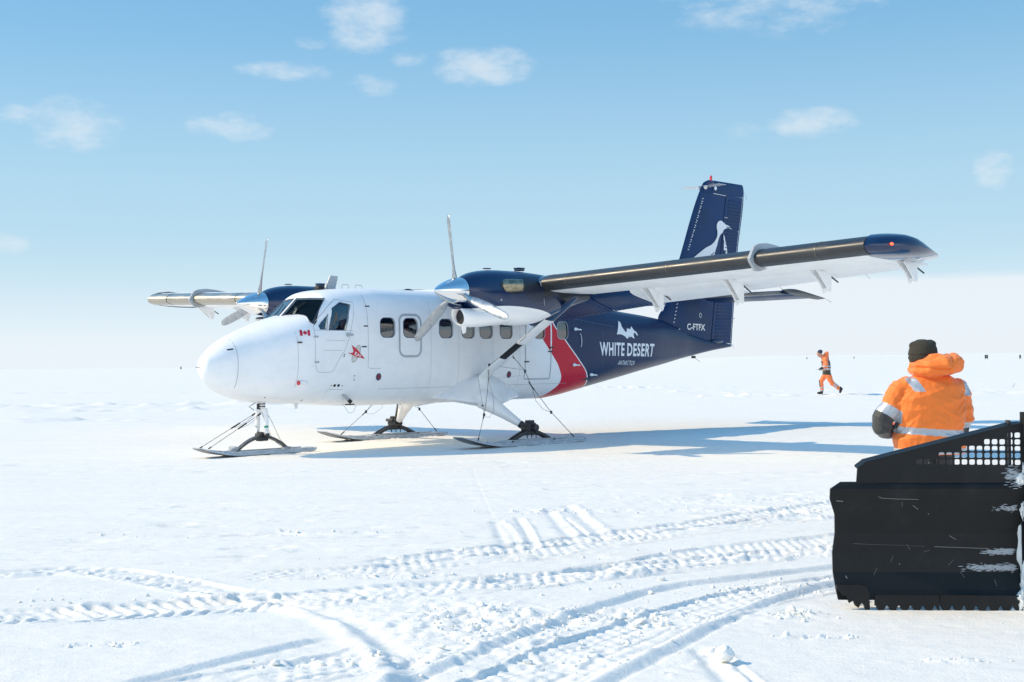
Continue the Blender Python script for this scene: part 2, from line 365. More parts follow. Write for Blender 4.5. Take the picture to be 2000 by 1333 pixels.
def text2d(s, w, x, z0, h, bold=0.0, shear=0.0, quad=None, space=1.0):
    """text as 2D triangles in (x, z), fitted to width w and height h"""
    cu = bpy.data.curves.new('t', 'FONT'); cu.body = s; cu.size = 1; cu.offset = bold; cu.space_character = space; cu.resolution_u = 3
    ob = bpy.data.objects.new('t', cu); C.objects.link(ob); bpy.context.view_layer.update()
    me = bpy.data.meshes.new_from_object(ob.evaluated_get(bpy.context.evaluated_depsgraph_get()))
    v = [(p.co.x, p.co.y) for p in me.vertices]; f = [tuple(p.vertices) for p in me.polygons]
    x0, x1 = min(p[0] for p in v), max(p[0] for p in v); y0, y1 = min(p[1] for p in v), max(p[1] for p in v)
    out = []
    for a, b in v:
        u, q = (a - x0) / (x1 - x0), (b - y0) / (y1 - y0)
        if quad:   # bottom-left, bottom-right, top-left, top-right
            bl, br, tl, tr = [Vector(k) for k in quad]; p = (bl * (1 - u) + br * u) * (1 - q) + (tl * (1 - u) + tr * u) * q
            out.append((p.x + shear * q, p.y))
        else: out.append((x + u * w + shear * q, z0 + q * h))
    bpy.data.objects.remove(ob); bpy.data.meshes.remove(me); bpy.data.curves.remove(cu)
    return out, f
def rrect(xa, xb, za, zb, r, n=5):
    out = []
    for cx, cz, a0 in ((xb - r, zb - r, 0), (xa + r, zb - r, 90), (xa + r, za + r, 180), (xb - r, za + r, 270)):
        for k in range(n + 1):
            a = R(a0 + 90 * k / n); out.append((cx + r * math.cos(a), cz + r * math.sin(a)))
    return out
stb_y = lambda x, z: port_y(x, z)

# ---------- fuselage shell with real window openings
def build_fuselage():
    xs = list(np.concatenate([[.06, .065, .075, .09, .11, .14, .17, .2, .24, .29, .35, .42, .5, .6, .7, .85, 1.0, 1.15, 1.3, 1.45, 1.55], np.arange(1.62, 2.75, .02), np.arange(2.8, 3.5, .1),
                              np.arange(3.6, 8.4, .4), np.arange(8.5, 15.0, .25), [15.05, 15.15]]))
    n = 144; ths = [2 * math.pi * k / n for k in range(n)]
    mb = A(); half = n // 4
    def ring(x, off):
        out = []
        for th in ths:
            r = max(fus_R(x, th) - off, .001); out.append((x, r * math.cos(th), _zc(x) + r * math.sin(th)))
        return out
    mb.loft([ring(x, 0) for x in xs])
    ixs = [x for x in xs if 1.0 <= x <= 9.0]
    inner = MB(flip=True); inner.loft([ring(x, .045) for x in ixs], mi=1)
    m1 = mb.mesh('fuselage', 180); m2 = inner.mesh('inner', 180)
    m2.flip_normals()
    me = bpy.data.meshes.new('fuselage'); bm = bmesh.new(); bm.from_mesh(m1); bm.from_mesh(m2); bm.to_mesh(me); bm.free()
    o = link('fuselage', me, [M['fus'], M['cabin']], plane)
    # cutters
    cut = A()
    for poly in side_windows:
        for s in (1, -1):
            cut.prism([(p[0], s * .9, p[1]) for p in poly], (0, -s * .38, 0), (0, s * .12, 0))
    for poly in ws_polys:
        nrm = WS_N
        for s in (1, -1):
            pp = [Vector((p.x, s * p.y, p.z)) for p in poly]; nn = Vector((nrm.x, s * nrm.y, nrm.z))
            cut.prism(pp, nn * -.12, nn * .10)
    cm = cut.mesh('cut', 180); co = link('cut', cm, [M['fus'], M['cabin']])
    bpy.context.view_layer.update()
    md = o.modifiers.new('b', 'BOOLEAN'); md.object = co; md.operation = 'DIFFERENCE'; md.solver = 'EXACT'
    co.matrix_world = plane.matrix_basis.copy()
    bpy.context.view_layer.update()
    me2 = bpy.data.meshes.new_from_object(o.evaluated_get(bpy.context.evaluated_depsgraph_get()))
    o.modifiers.clear(); o.data = me2; me2.name = 'fuselage'; bpy.data.objects.remove(co)
    me2.polygons.foreach_set('use_smooth', [True] * len(me2.polygons)); me2.set_sharp_from_angle(angle=R(24))
    return o
win_x = [(3.188, 3.528), (3.728, 4.068), (4.607, 4.947), (5.18, 5.51), (5.65, 5.99), (6.20, 6.54), (7.15, 7.473), (7.845, 8.165)]
side_windows = [rrect(a, b, 2.03, 2.377, .10) for a, b in win_x]
door_win = [(2.069, 2.147), (2.421, 2.148), (2.585, 2.60), (2.395, 2.632), (2.213, 2.525)]
tri_win = [(1.89, 2.215), (1.895, 2.160), (2.030, 2.158), (2.115, 2.43)]
# windshield: outline on its plane, the lower edge following the nose deck
def ws_point(y, z): return Vector((WS_O.x - (WS_N.y * (y - WS_O.y) + WS_N.z * (z - WS_O.z)) / WS_N.x, y, z))
def ws_outline():
    low = []
    for y in np.linspace(.035, .77, 13):
        z = 2.22
        while z < 2.7 and inside(tuple(ws_point(y, z) + WS_N * .012)): z += .004
        low.append(ws_point(y, max(z + .018, 2.285 if y > .5 else 0)))
    top = [ws_point(.60, 2.70), ws_point(.30, 2.712), ws_point(.03, 2.715)]
    return low + top
ws_poly = ws_outline(); ws_polys = [ws_poly]
side_all = side_windows + [door_win, tri_win]
_sw = side_windows; side_windows = side_all
fuselage = build_fuselage()
# glass panes, both sides
for i, poly in enumerate(side_all):
    for s in (1, -1):
        mb = A(); decal_mesh(mb, [poly], port_y, off=-.016, step=.06)
        rim = A(); decal_mesh(rim, thicken(poly, .014, True), port_y, off=.003, step=.2)
        if s < 0: mb.v = [(x, -y, z) for x, y, z in mb.v]; rim.v = [(x, -y, z) for x, y, z in rim.v]
        nm = 'cabin_window' if i < len(_sw) else 'cockpit_side_window'
        wo_ = mb.build(nm, M['glass'], plane)
        rim.build('window_rim', M['seamd'] if i < 6 or i > 7 else M['grey'], wo_)
for s in (1, -1):
    mb = A(); pp = [Vector((p.x, s * p.y, p.z)) - Vector((WS_N.x, s * WS_N.y, WS_N.z)) * .008 for p in ws_poly]
    mb.add(pp, [tuple(range(len(pp)))]); wsh = mb.build('windshield', M['wglass'] if s > 0 else M['sglass'], plane)
    rb = A(); q = [Vector((p.x, s * p.y, p.z)) + Vector((WS_N.x, s * WS_N.y, WS_N.z)) * .002 for p in ws_poly]
    rb.tube(q + [q[0]], .006, 6); rb.build('seal', M['seamd'], wsh)
    wp = A(); a = ws_point(.20, 2.44); b = ws_point(.30, 2.62)
    a, b = [Vector((k.x, s * k.y, k.z)) + Vector((WS_N.x, s * WS_N.y, WS_N.z)) * .02 for k in (a, b)]
    wp.tube([a - Vector((.05, 0, .02)), a, b], .007, 6); wp.build('wiper', M['black'], wsh)
# ---------- cabin interior seen through the glass
mb = A(); mb.box((5.4, 0, 1.22), (7.2, 1.5, .05)); mb.build('cabin_floor', M['cabin'], plane)
for x in (3.75, 4.55, 5.35, 6.1, 6.9):
    for y in (.48, -.48):
        s_ = A(); s_.box((x, y, 1.62), (.42, .42, .12), bev=.03); s_.box((x + .24, y, 1.93), (.12, .42, .62), Matrix.Rotation(R(-8), 3, 'Y'), bev=.04)
        s_.box((x + .29, y, 2.29), (.10, .28, .16), bev=.035); s_.box((x, y, 1.4), (.3, .3, .34)); s_.build('cabin_seat', M['seat'] if x < 4 else M['seatg'], plane)
for y in (.36, -.36):
    s_ = A(); s_.box((2.75, y, 1.65), (.42, .44, .12), bev=.03); s_.box((3.0, y, 2.02), (.11, .42, .66), Matrix.Rotation(R(-8), 3, 'Y'), bev=.04); s_.box((2.75, y, 1.4), (.3, .3, .4))
    s_.build('cockpit_seat', M['panel'], plane)
s_ = A(); s_.box((2.05, 0, 2.12), (.16, 1.24, .34), Matrix.Rotation(R(12), 3, 'Y'), bev=.03); s_.box((1.96, 0, 2.29), (.34, 1.20, .03), bev=.01); s_.build('instrument_panel', M['panel'], plane)
s_ = A()
for y in (.36, -.36):
    pts = [(2.28 + .02 * math.sin(a), y + .15 * math.cos(a), 2.13 + .13 * math.sin(a)) for a in np.linspace(-.4, math.pi + .4, 14)]; s_.tube(pts, .014, 6)
s_.tube([(2.12, .0, 1.9), (2.28, 0, 2.0), (2.28, .36, 2.0)], .02, 6); s_.build('control_yoke', M['panel'], plane)
# ---------- lines, doors, marks
mb = A()
R_ = lambda pts, wd=.009, closed=False: decal_mesh(mb, thicken(pts, wd, closed), port_y, off=.0025, step=.1)
R_([(0.510, z) for z in np.linspace(1.18, 2.0, 14)]); R_([(1.45, z) for z in np.linspace(1.1, 2.2, 12)], .006)
R_([(2.91, z) for z in np.linspace(1.62, 2.78, 14)]); R_([(2.91, 1.62), (2.905, 1.53), (2.945, 1.485), (3.2, 1.485)], .008)
for x in (4.4, 5.1, 6.0, 6.75): R_([(x, z) for z in np.linspace(1.0, 2.7, 12)], .005)
R_([(3.2, 1.12), (8.2, 1.14)], .006); R_([(2.09, 1.0), (2.1, 1.08), (2.14, 1.135), (2.43, 1.13)], .007)
R_([(6.2, 1.28), (6.8, 1.31)], .005)
mb.build('panel_seam', M['seam'], plane)
mb = A()
for x, z0, z1 in ((9.335, 1.4, 2.25), (9.86, 1.35, 1.78), (11.9, 1.6, 2.2), (10.9, 1.5, 2.1)): R_([(x, z) for z in np.linspace(z0, z1, 8)], .010)
R_([(8.39, 2.447), (9.0, 2.38), (9.76, 2.302)], .010); R_([(10.6, 2.50), (12.0, 2.44)], .008); R_([(9.9, 2.28), (11, 2.2), (12.33, 2.065)], .006)
R_([(8.60, 1.30), (9.3, 1.30)], .006); R_([(8.39, 2.447), (8.33, 2.3)], .006)
mb.build('panel_seam', M['seamd'], plane)
cd = A(); mb = cd
dline = [(1.80, 2.24), (1.775, 2.15), (1.768, 1.9), (1.766, 1.6), (1.80, 1.467), (1.849, 1.427), (2.097, 1.429), (2.161, 1.463), (2.222, 1.571), (2.277, 1.669), (2.396, 1.807), (2.50, 2.036), (2.62, 2.45), (2.66, 2.64), (2.32, 2.685), (2.1, 2.52), (1.80, 2.24)]
R_(dline, .008); R_([(1.775, 2.143), (2.577, 2.140)], .007); R_([(2.0, 1.974), (2.402, 1.968)], .006); R_([(1.932, 1.802), (2.336, 1.797)], .006)
door = cd.build('cockpit_door', M['seam'], plane)
mb = A(); yy = port_y(2.5, 2.07); mb.box((2.50, yy + .02, 2.07), (.14, .025, .03), bev=.008); mb.ell((2.45, yy + .012, 2.07), (.035, .02, .035), n=10); mb.build('handle', M['grey'], door)
mb = A()
for x, z in ((1.77, 2.03), (1.775, 1.60)): yy = port_y(x, z); mb.box((x + .02, yy + .01, z), (.09, .02, .03), bev=.006)
mb.build('hinge', M['grey'], door)
# emergency exit and passenger door
mb = A(); decal_mesh(mb, thicken(rrect(3.635, 4.150, 1.695, 2.44, .13), .042, True), port_y, off=.003, step=.1); mb.build('emergency_exit_band', M['grey'], plane)
mb = A(); R_([(6.94, 2.42), (6.905, 2.0), (6.90, 1.26)], .03); R_([(6.90, 1.24), (7.64, 1.235)], .024); R_([(7.64, 1.24), (7.645, 1.65), (7.65, 1.85)], .03)
pd = mb.build('passenger_door', M['grey'], plane)
mb = A(); R_([(7.65, 1.80), (7.66, 2.1), (7.665, 2.41)], .038); mb.build('edge_strip', M['decal'], pd)
mb = A()
for x, z in ((6.93, 1.58), (7.66, 1.86), (7.62, 1.78)): yy = port_y(x, z); mb.box((x, yy + .015, z), (.12, .03, .025), bev=.006)
mb.build('door_latch', M['dark'], pd)
# portholes and small marks
for x, z, r in ((3.16, 1.335, .062), (6.46, 1.335, .062)):
    mb = A(); ring = [(x + r * math.cos(a), z + r * 1.08 * math.sin(a)) for a in np.linspace(0, 2 * math.pi, 20)[:-1]]
    decal_mesh(mb, [ring], port_y, .004); rr = mb.build('red_filler_cap', M['seamd'], plane)
    mb = A(); decal_mesh(mb, [[(x + .62 * (p[0] - x), z + .62 * (p[1] - z)) for p in ring]], port_y, .008); mb.build('cap_centre', mat('dark_red_cap', (.22, .012, .03), .4), rr)
mb = A()
for x, z, l in ((2.865, 2.225, .10), (2.82, 1.865, .11), (2.94, 2.575, .10), (.43, 1.815, .09)): R_([(x - l / 2, z), (x + l / 2, z + (.015 if x < 1 else 0))], .022)
for x, z, r in ((2.163, 1.20, .011), (2.234, 1.198, .026), (2.312, 1.197, .026), (2.394, 1.192, .011), (2.37, 1.70, .014), (2.38, 1.73, .012), (2.62, 1.36, .012), (2.62, 1.29, .012), (1.05, 1.02, .01), (1.75, .955, .012)):
    decal_mesh(mb, [[(x + r * math.cos(a), z + r * math.sin(a)) for a in np.linspace(0, 2 * math.pi, 9)[:-1]]], port_y, .004)
mb.build('dark_placard', M['black'], plane)
mb = A(); yy = port_y(1.49, 1.934); mb.ell((1.49, yy, 1.934), (.055, .03, .014), n=12); mb.build('static_vane', M['dark'], plane)
mb = A(); mb.tube([(.13, -.02, 1.54), (-.02, -.02, 1.53)], .008, 6); mb.build('pitot_probe', M['grey'], plane)
mb = A(); yy = port_y(1.55, 1.27); mb.ell((1.58, yy - .01, 1.265), (.12, .05, .045), n=14); li = mb.build('taxi_light_housing', M['white'], plane)
mb = A(); mb.ell((1.478, yy + .0, 1.255), (.02, .045, .042), n=12); mb.build('lamp', M['redlamp'], li)
# stripe lamps, fuel caps on the aft hull
for x, z in ((8.39, 2.236), (8.345, 1.508), (8.98, 1.30)):
    yy = port_y(x, z); mb = A(); mb.ell((x, yy + .02, z), (.05, .035, .035), n=12); mb.tube([(x, yy + .03, z), (x + .16, yy + .035, z - .01)], [.02, .012], 8); mb.build('strobe_light_fitting', M['decal'], plane)
mb = A(); pts = [(8.52 + .06 * math.sin(a), port_y(8.5, 2.0) + .02, 2.0 + .15 * math.cos(a)) for a in np.linspace(0, 2.6, 10)]; mb.tube(pts, .006, 5); mb.build('loose_strap', M['decal'], plane)
# lettering
def lettering(name, s, quad, m, yf=port_y, bold=.0, shear=0, parent=plane, off=.004, space=1.0, step=.1):
    mb = A(); decal_mesh(mb, None, yf, off, step, tris2d=text2d(s, 1, 0, 0, 1, bold, shear, quad, space)); return mb.build(name, m, parent)
lettering('lettering', 'WHITE', [(9.226, 1.692), (10.137, 1.685), (9.209, 1.981), (10.150, 1.968)], M['decal'], bold=.028, space=1.12)
lettering('lettering', 'DESERT', [(10.25, 1.683), (11.342, 1.667), (10.26, 1.967), (11.360, 1.957)], M['decal'], bold=.028, space=1.12)
lettering('lettering', 'ANTARCTICA', [(9.915, 1.498), (10.600, 1.486), (9.930, 1.591), (10.60, 1.583)], M['decal'], bold=.012, shear=.03, space=1.3)
bear = [(9.974,2.438),(10.043,2.402),(10.068,2.315),(10.139,2.247),(10.217,2.193),(10.25,2.22),(10.274,2.295),(10.319,2.255),(10.345,2.291),(10.387,2.251),(10.45,2.328),(10.530,2.247),(10.640,2.196),(10.69,2.132),(10.64,2.131),(10.58,2.183),(10.527,2.188),(10.512,2.145),(10.543,2.06),(10.465,2.083),(10.413,2.106),(10.365,2.085),(10.315,2.116),(10.304,2.07),(10.251,2.058),(10.178,2.103),(10.073,2.137),(9.979,2.153),(9.846,2.145),(9.89,2.22),(9.926,2.324)]
mb = A(); decal_mesh(mb, [bear], port_y, .004); mb.build('mountain_emblem', M['decal'], plane)
# arrow emblem with letters
mb = A(); ov = [(2.64 + .075 * math.cos(a) + .065 * math.sin(a), 1.742 + .148 * math.sin(a)) for a in np.linspace(0, 2 * math.pi, 30)[:-1]]
decal_mesh(mb, thicken(ov, .006, True), port_y, .003)
for k in range(-6, 7):
    z = 1.742 + k * .022; s0 = max(-1, min(1, (z - 1.742) / .148)); hw = .075 * math.sqrt(max(0, 1 - s0 * s0)); xc = 2.64 + .065 * s0
    decal_mesh(mb, thicken([(xc - hw, z), (xc + hw, z)], .006), port_y, .003)
mb.build('arrow_emblem', mat('olive_line_ink', (.16, .16, .07), .5), plane); emb = bpy.data.objects['arrow_emblem']
mb = A(); decal_mesh(mb, [[(2.535, 1.895), (2.657, 1.822), (2.832, 1.652), (2.644, 1.687), (2.447, 1.760), (2.545, 1.752), (2.578, 1.79)]], port_y, .006); mb.build('red_arrow', M['red'], emb)
lettering('lettering', 'EAI', [(2.600, 1.722), (2.735, 1.680), (2.612, 1.778), (2.742, 1.722)], M['decal'], bold=.015, parent=emb, off=.009, step=.03)
# flag: two bars and a leaf
mb = A(); q = lambda u, v: (1.51 + .175 * u + .012 * v, 2.047 + .097 * v)
for a, b in ((0, .25), (.75, 1)): decal_mesh(mb, [[q(a, 0), q(b, 0), q(b, 1), q(a, 1)]], port_y, .005)
leaf = [(.5,.95),(.46,.80),(.41,.84),(.43,.62),(.37,.72),(.30,.66),(.32,.50),(.28,.47),(.40,.30),(.385,.22),(.49,.24),(.485,.05),(.515,.05),(.51,.24),(.615,.22),(.60,.30),(.72,.47),(.68,.50),(.70,.66),(.63,.72),(.57,.62),(.59,.84),(.54,.80)]
decal_mesh(mb, [[q(a, b) for a, b in leaf]], port_y, .005); mb.build('maple_leaf_flag', M['red'], plane)

# ---------- wings
AF_U = [(0, 0), (.006, .020), (.02, .037), (.05, .057), (.1, .076), (.18, .093), (.28, .103), (.4, .103), (.55, .090), (.72, .062)]
AF_L = [(0, 0), (.006, -.016), (.02, -.028), (.05, -.040), (.1, -.050), (.18, -.056), (.28, -.058), (.4, -.057), (.55, -.051), (.72, -.042)]
CH = 1.98; LEX = 4.849; DI = math.tan(R(2.17)); INC = math.tan(R(2.0))
def wz(y): return 2.80 + abs(y) * DI
def foil(y, xa=0.0, xb=.72, sc_=1.0, off=0.0, nose=None, x0=LEX, z0=None, ch=CH, s=1):
    """closed section ring at span y from chord fraction xa to xb"""
    z0 = wz(y) if z0 is None else z0
    U = [p for p in AF_U if p[0] <= xb + 1e-6]; L = [p for p in AF_L if p[0] <= xb + 1e-6]
    pts = [(p[0], p[1] * sc_ + off) for p in reversed(U)] + [(p[0], p[1] * sc_ - off) for p in L[1:]]
    if off: pts = [((p[0] - off * 1.0 * max(0, 1 - p[0] / .06)), p[1]) for p in pts]
    return [(x0 + p[0] * ch, s * y, z0 + p[1] * ch - p[0] * ch * INC) for p in pts]
def flap_sec(y, xle, zle, c, ang, s=1, th=.14):
    prof = [(1, 0), (.7, .05), (.4, .085), (.2, .09), (.07, .065), (0, 0), (.07, -.05), (.2, -.06), (.4, -.05), (.7, -.025)]
    ca, sa = math.cos(ang), math.sin(ang)
    return [(xle + c * (a * ca - b * sa * -1 * 0 + b * sa), s * y, zle + c * (b * ca - a * sa)) for a, b in prof]
TIPP = [(9.36, 4.849, 6.98, 1.0), (9.48, 4.89, 6.86, .97), (9.60, 5.00, 6.70, .90), (9.70, 5.16, 6.48, .80), (9.77, 5.34, 6.24, .62), (9.81, 5.52, 6.02, .36), (9.82, 5.65, 5.88, .10)]
for s in (1, -1):
    side = 'port' if s > 0 else 'starboard'
    mb = A(); mb.loft([foil(y, s=s) for y in ([0.0] if s > 0 else [0.0]) + [1.0, 2.0, 3.4, 5, 6.5, 8, 9.3]])
    wing = mb.build('wing', M['wing'], plane, 30)
    # navy painted centre section between hull and nacelle
    mb = A(); mb.loft([foil(y, s=s, off=.004) for y in (.5, 1.0, 2.0, 3.18)]); mb.build('inner_panel', M['navy'], wing, 30)
    # stub of the under-wing paint outboard of the nacelle
    mb = A()
    bt = lambda y: [p for p in foil(y, 0, .10, s=s, off=.006)]
    spans = [3.20, 4.4, 5.85, 5.86, 7.55] if True else []
    mb.loft([bt(y) for y in (3.20, 4.4, 5.9)], cap=(True, True)); b1 = mb.build('deicing_boot', M['boot'] if s > 0 else M['bootl'], wing, 40)
    mb = A(); mb.loft([bt(y) for y in (5.905, 7.5)]); mb.build('deicing_boot', M['boot'] if s > 0 else M['bootl'], wing, 40)
    mb = A(); mb.loft([bt(y) for y in (7.56, 9.39)]); mb.build('deicing_boot', M['boot'] if s > 0 else M['bootl'], wing, 40)
    mb = A()
    for y in (3.75, 5.9, 8.6): mb.loft([foil(y + d, 0, .10, s=s, off=.0075) for d in (-.012, .012)])
    mb.build('boot_joint_strip', M['spring'], wing, 40)
    # tip fairing
    mb = A(); rings = []
    for y, xa, xb, k in TIPP:
        c = xb - xa; ring = []
        for u, v in ((1, 0), (.8, .030), (.6, .062), (.4, .085), (.25, .088), (.12, .070), (.05, .048), (.015, .028), (0, 0), (.015, -.020), (.05, -.034), (.12, -.044), (.25, -.05), (.4, -.05), (.6, -.042), (.8, -.022)):
            ring.append((xa + u * c, s * y, wz(9.3) + .01 + (v * 1.32 * CH * k) - u * c * .045 + .0))
        rings.append(ring)
    mb.loft(rings); tip = mb.build('wing_tip', M['navy'], wing, 50)
    mb = A(); mb.ell((5.10, s * 9.69, wz(9.5) + .02), (.035, .022, .022), n=10); mb.build('navigation_light', M['navlamp'] if s > 0 else mat('green_lamp', (.02, .3, .12), .15), tip)
    # stall fence wrapped round the leading edge
    mb = A(); prof = []
    up = [(.60, .105, 0.0), (.45, .107, .01), (.30, .107, .026), (.18, .098, .040), (.09, .076, .050), (.03, .046, .055), (0, .0, .055), (.015, -.026, .055), (.045, -.042, .050), (.09, -.05, .040), (.14, -.054, .020), (.18, -.056, 0.0)]
    inner = []; outer = []
    for a, b, h in up:
        nx, nz = {True: (-1.0, 0.0)}.get(a < .02, (-.35 if a < .1 else -.05, 1.0 if b > 0 else -1.0)); l = math.hypot(nx, nz)
        bx, bz = LEX + a * CH, wz(7.53) + b * CH - a * CH * INC
        inner.append((bx, bz)); outer.append((bx + nx / l * h * CH, bz + nz / l * h * CH))
    poly = inner + outer[::-1]
    rings = [[(p[0], s * (7.53 + d), p[1]) for p in inner] + [(p[0], s * (7.53 + d), p[1]) for p in outer[::-1]] for d in (-.022, .022)]
    # as quads between inner and outer
    vs = []; fs = []; n = len(inner)
    for d in (-.022, .022):
        vs += [(p[0], s * (7.53 + d), p[1]) for p in inner] + [(p[0], s * (7.53 + d), p[1]) for p in outer]
    for i in range(n - 1):
        fs += [(i, i + 1, n + i + 1, n + i), (2 * n + i, 3 * n + i, 3 * n + i + 1, 2 * n + i + 1), (n + i, n + i + 1, 3 * n + i + 1, 3 * n + i), (i, 2 * n + i, 2 * n + i + 1, i + 1)]
    mb.add(vs, fs); mb.build('stall_fence', M['grey'], wing, 40)
    # flaps (lowered) and aileron
    def corr(mb, ya, yb, f, step=.085):
        y = ya + .03
        while y < yb - .02:
            p = f(y); a, b = Vector(p[0]), Vector(p[1]); mb.tube([a, b], .009, 5); y += step
    def panel(name, ya, yb, za, zb, tea, teb, m, xl=6.30, xt=7.04, rib=True, rm=None):
        mb = A(); rings = []; n = 5
        for k in range(n):
            u = k / (n - 1); y = ya + (yb - ya) * u; zl = za + (zb - za) * u; zt = tea + (teb - tea) * u
            c = math.hypot(xt - xl, zl - zt); ang = math.atan2(zl - zt, xt - xl); rings.append(flap_sec(y, xl, zl, c, ang, s))
        mb.loft(rings)
        if rib:
            y = ya + .05
            while y < yb - .03:
                u = (y - ya) / (yb - ya); zl = za + (zb - za) * u; zt = tea + (teb - tea) * u
                for lo in (1, -1):
                    p = [(xl + (xt - xl) * q, s * y, zl + (zt - zl) * q + lo * (.05 * (1 - q) + .006) * .74) for q in (.30, .6, .93)]
                    mb.tube(p, .008, 5)
                y += .105
        return mb.build(name, m, wing, 40)
    panel('inboard_flap', .90, 3.03, wz(.9) - .13, wz(3.0) - .13, 2.28, 2.49, M['navyfin'])
    panel('middle_flap', 3.05, 3.95, wz(3.2) - .125, wz(3.95) - .12, 2.50, 2.58, M['navyfin'])
    panel('outboard_flap', 3.97, 6.02, wz(3.97) - .12, wz(6.0) - .115, 2.60, 2.715, M['wing'], rib=False)
    panel('aileron', 6.06, 9.28, wz(6.06) - .10, wz(9.28) - .09, 2.745, 2.99, M['wing'], rib=False)
    # flap fairing plate + hinge arms
    for y, dz in ((4.42, .36), (6.10, .36), (7.75, .30), (9.22, .27)):
        mb = A(); z = wz(y)
        pl = [(6.12, z - .13), (6.56, z - .15), (6.60, z - .20 - dz * .25), (6.56, z - .15 - dz * .95), (6.52, z - .17 - dz), (6.46, z - .15 - dz * .9), (6.30, z - .16 - dz * .30)]
        mb.prism([(a, s * y, b) for a, b in pl], (0, -.012, 0), (0, .012, 0))
        mb.prism([(a + .02, s * (y + .09), b) for a, b in pl[:2] + pl[3:6]], (0, -.008, 0), (0, .008, 0))
        mb.box((6.5, s * (y + .045), z - .16 - dz * .9), (.05, .10, .04)); mb.ell((6.52, s * y, z - .16 - dz), (.03, .035, .03), n=8)
        mb.tube([(6.0, s * y, z - .10), (6.55, s * y, z - .17 - dz * .8)], .014, 6)
        hb = mb.build('flap_hinge_bracket', M['white'], wing, 40)
        mb = A(); mb.tube([(6.5, s * (y + .05), z - .16), (6.78, s * (y + .10), z - .2 - dz * .35)], .012, 6); mb.ell((6.5, s * (y + .045), z - .2), (.03, .03, .03), n=8); mb.build('push_rod', M['dark'], hb)
    # static wicks at the trailing edge
    mb = A()
    for y in (6.6, 7.4, 8.2, 9.0): mb.tube([(7.03, s * y, 2.745 + (y - 6.06) * .076), (7.18, s * y, 2.68 + (y - 6.06) * .076)], .003, 4)
    mb.build('static_wick', M['cable'], wing)
    # wing strut
    a = Vector((5.62, s * .90, 1.27)); b = Vector((5.55, s * 3.38, 2.71)); d = (b - a).normalized()
    def strut_sec(p, c, t):
        up = Vector((0, -d.z * s, abs(d.y))).normalized(); out = []
        for k in range(14):
            q = 2 * math.pi * k / 14; u = math.cos(q); out.append(p + Vector((c * (u * .5 + (.12 * (1 - u * u))), 0, 0)) + up * (math.sin(q) * t * .5))
        return out
    mb = A(); mb.loft([strut_sec(a.lerp(b, u), c, t) for u, c, t in ((0, .24, .09), (.06, .27, .085), (.2, .28, .08), (.74, .28, .08))])
    st = mb.build('wing_strut', M['white'], plane, 50)
    mb = A(); mb.loft([[p + Vector((-.004, 0, .0)) + (p - a.lerp(b, u)) * .04 for p in strut_sec(a.lerp(b, u), .28, .082)[4:11]] for u in (.27, .45)], closed=False, cap=(False, False)); mb.build('abrasion_strip', M['black'], st, 50)
    mb = A(); mb.loft([strut_sec(a.lerp(b, u), c, t) for u, c, t in ((.7402, .281, .081), (.85, .26, .075), (.94, .2, .06), (1, .10, .035))]); mb.build('painted_top', M['navy'], st, 50)
for o_ in list(bpy.data.objects):      # the far wing reaches a little further out
    r_ = o_
    while r_.parent is not None and r_.parent != plane: r_ = r_.parent
    if o_.type == 'MESH' and r_.parent == plane and r_.name.startswith('wing') and not r_.name.startswith('wing_strut'):
        for v_ in o_.data.vertices:
            if v_.co.y > 3.3: v_.co.y = 3.3 + (v_.co.y - 3.3) * 1.032
# wing root fairing where the leading edge meets the hull
for s in (1, -1):
    mb = A(); mb.loft([[(x0 + 1.2 * math.cos(a) * .9 * k + .25, s * y, zc_ + .20 * k * math.sin(a)) for a in np.linspace(0, 2 * math.pi, 25)[:-1]] for y, x0, zc_, k in ((.55, 5.6, 2.68, .95), (.80, 5.6, 2.68, .93), (.95, 5.62, 2.70, .85), (1.05, 5.65, 2.74, .70), (1.12, 5.7, 2.78, .50))])
    mb.build('wing_root_fairing', M['navy'], plane, 60)

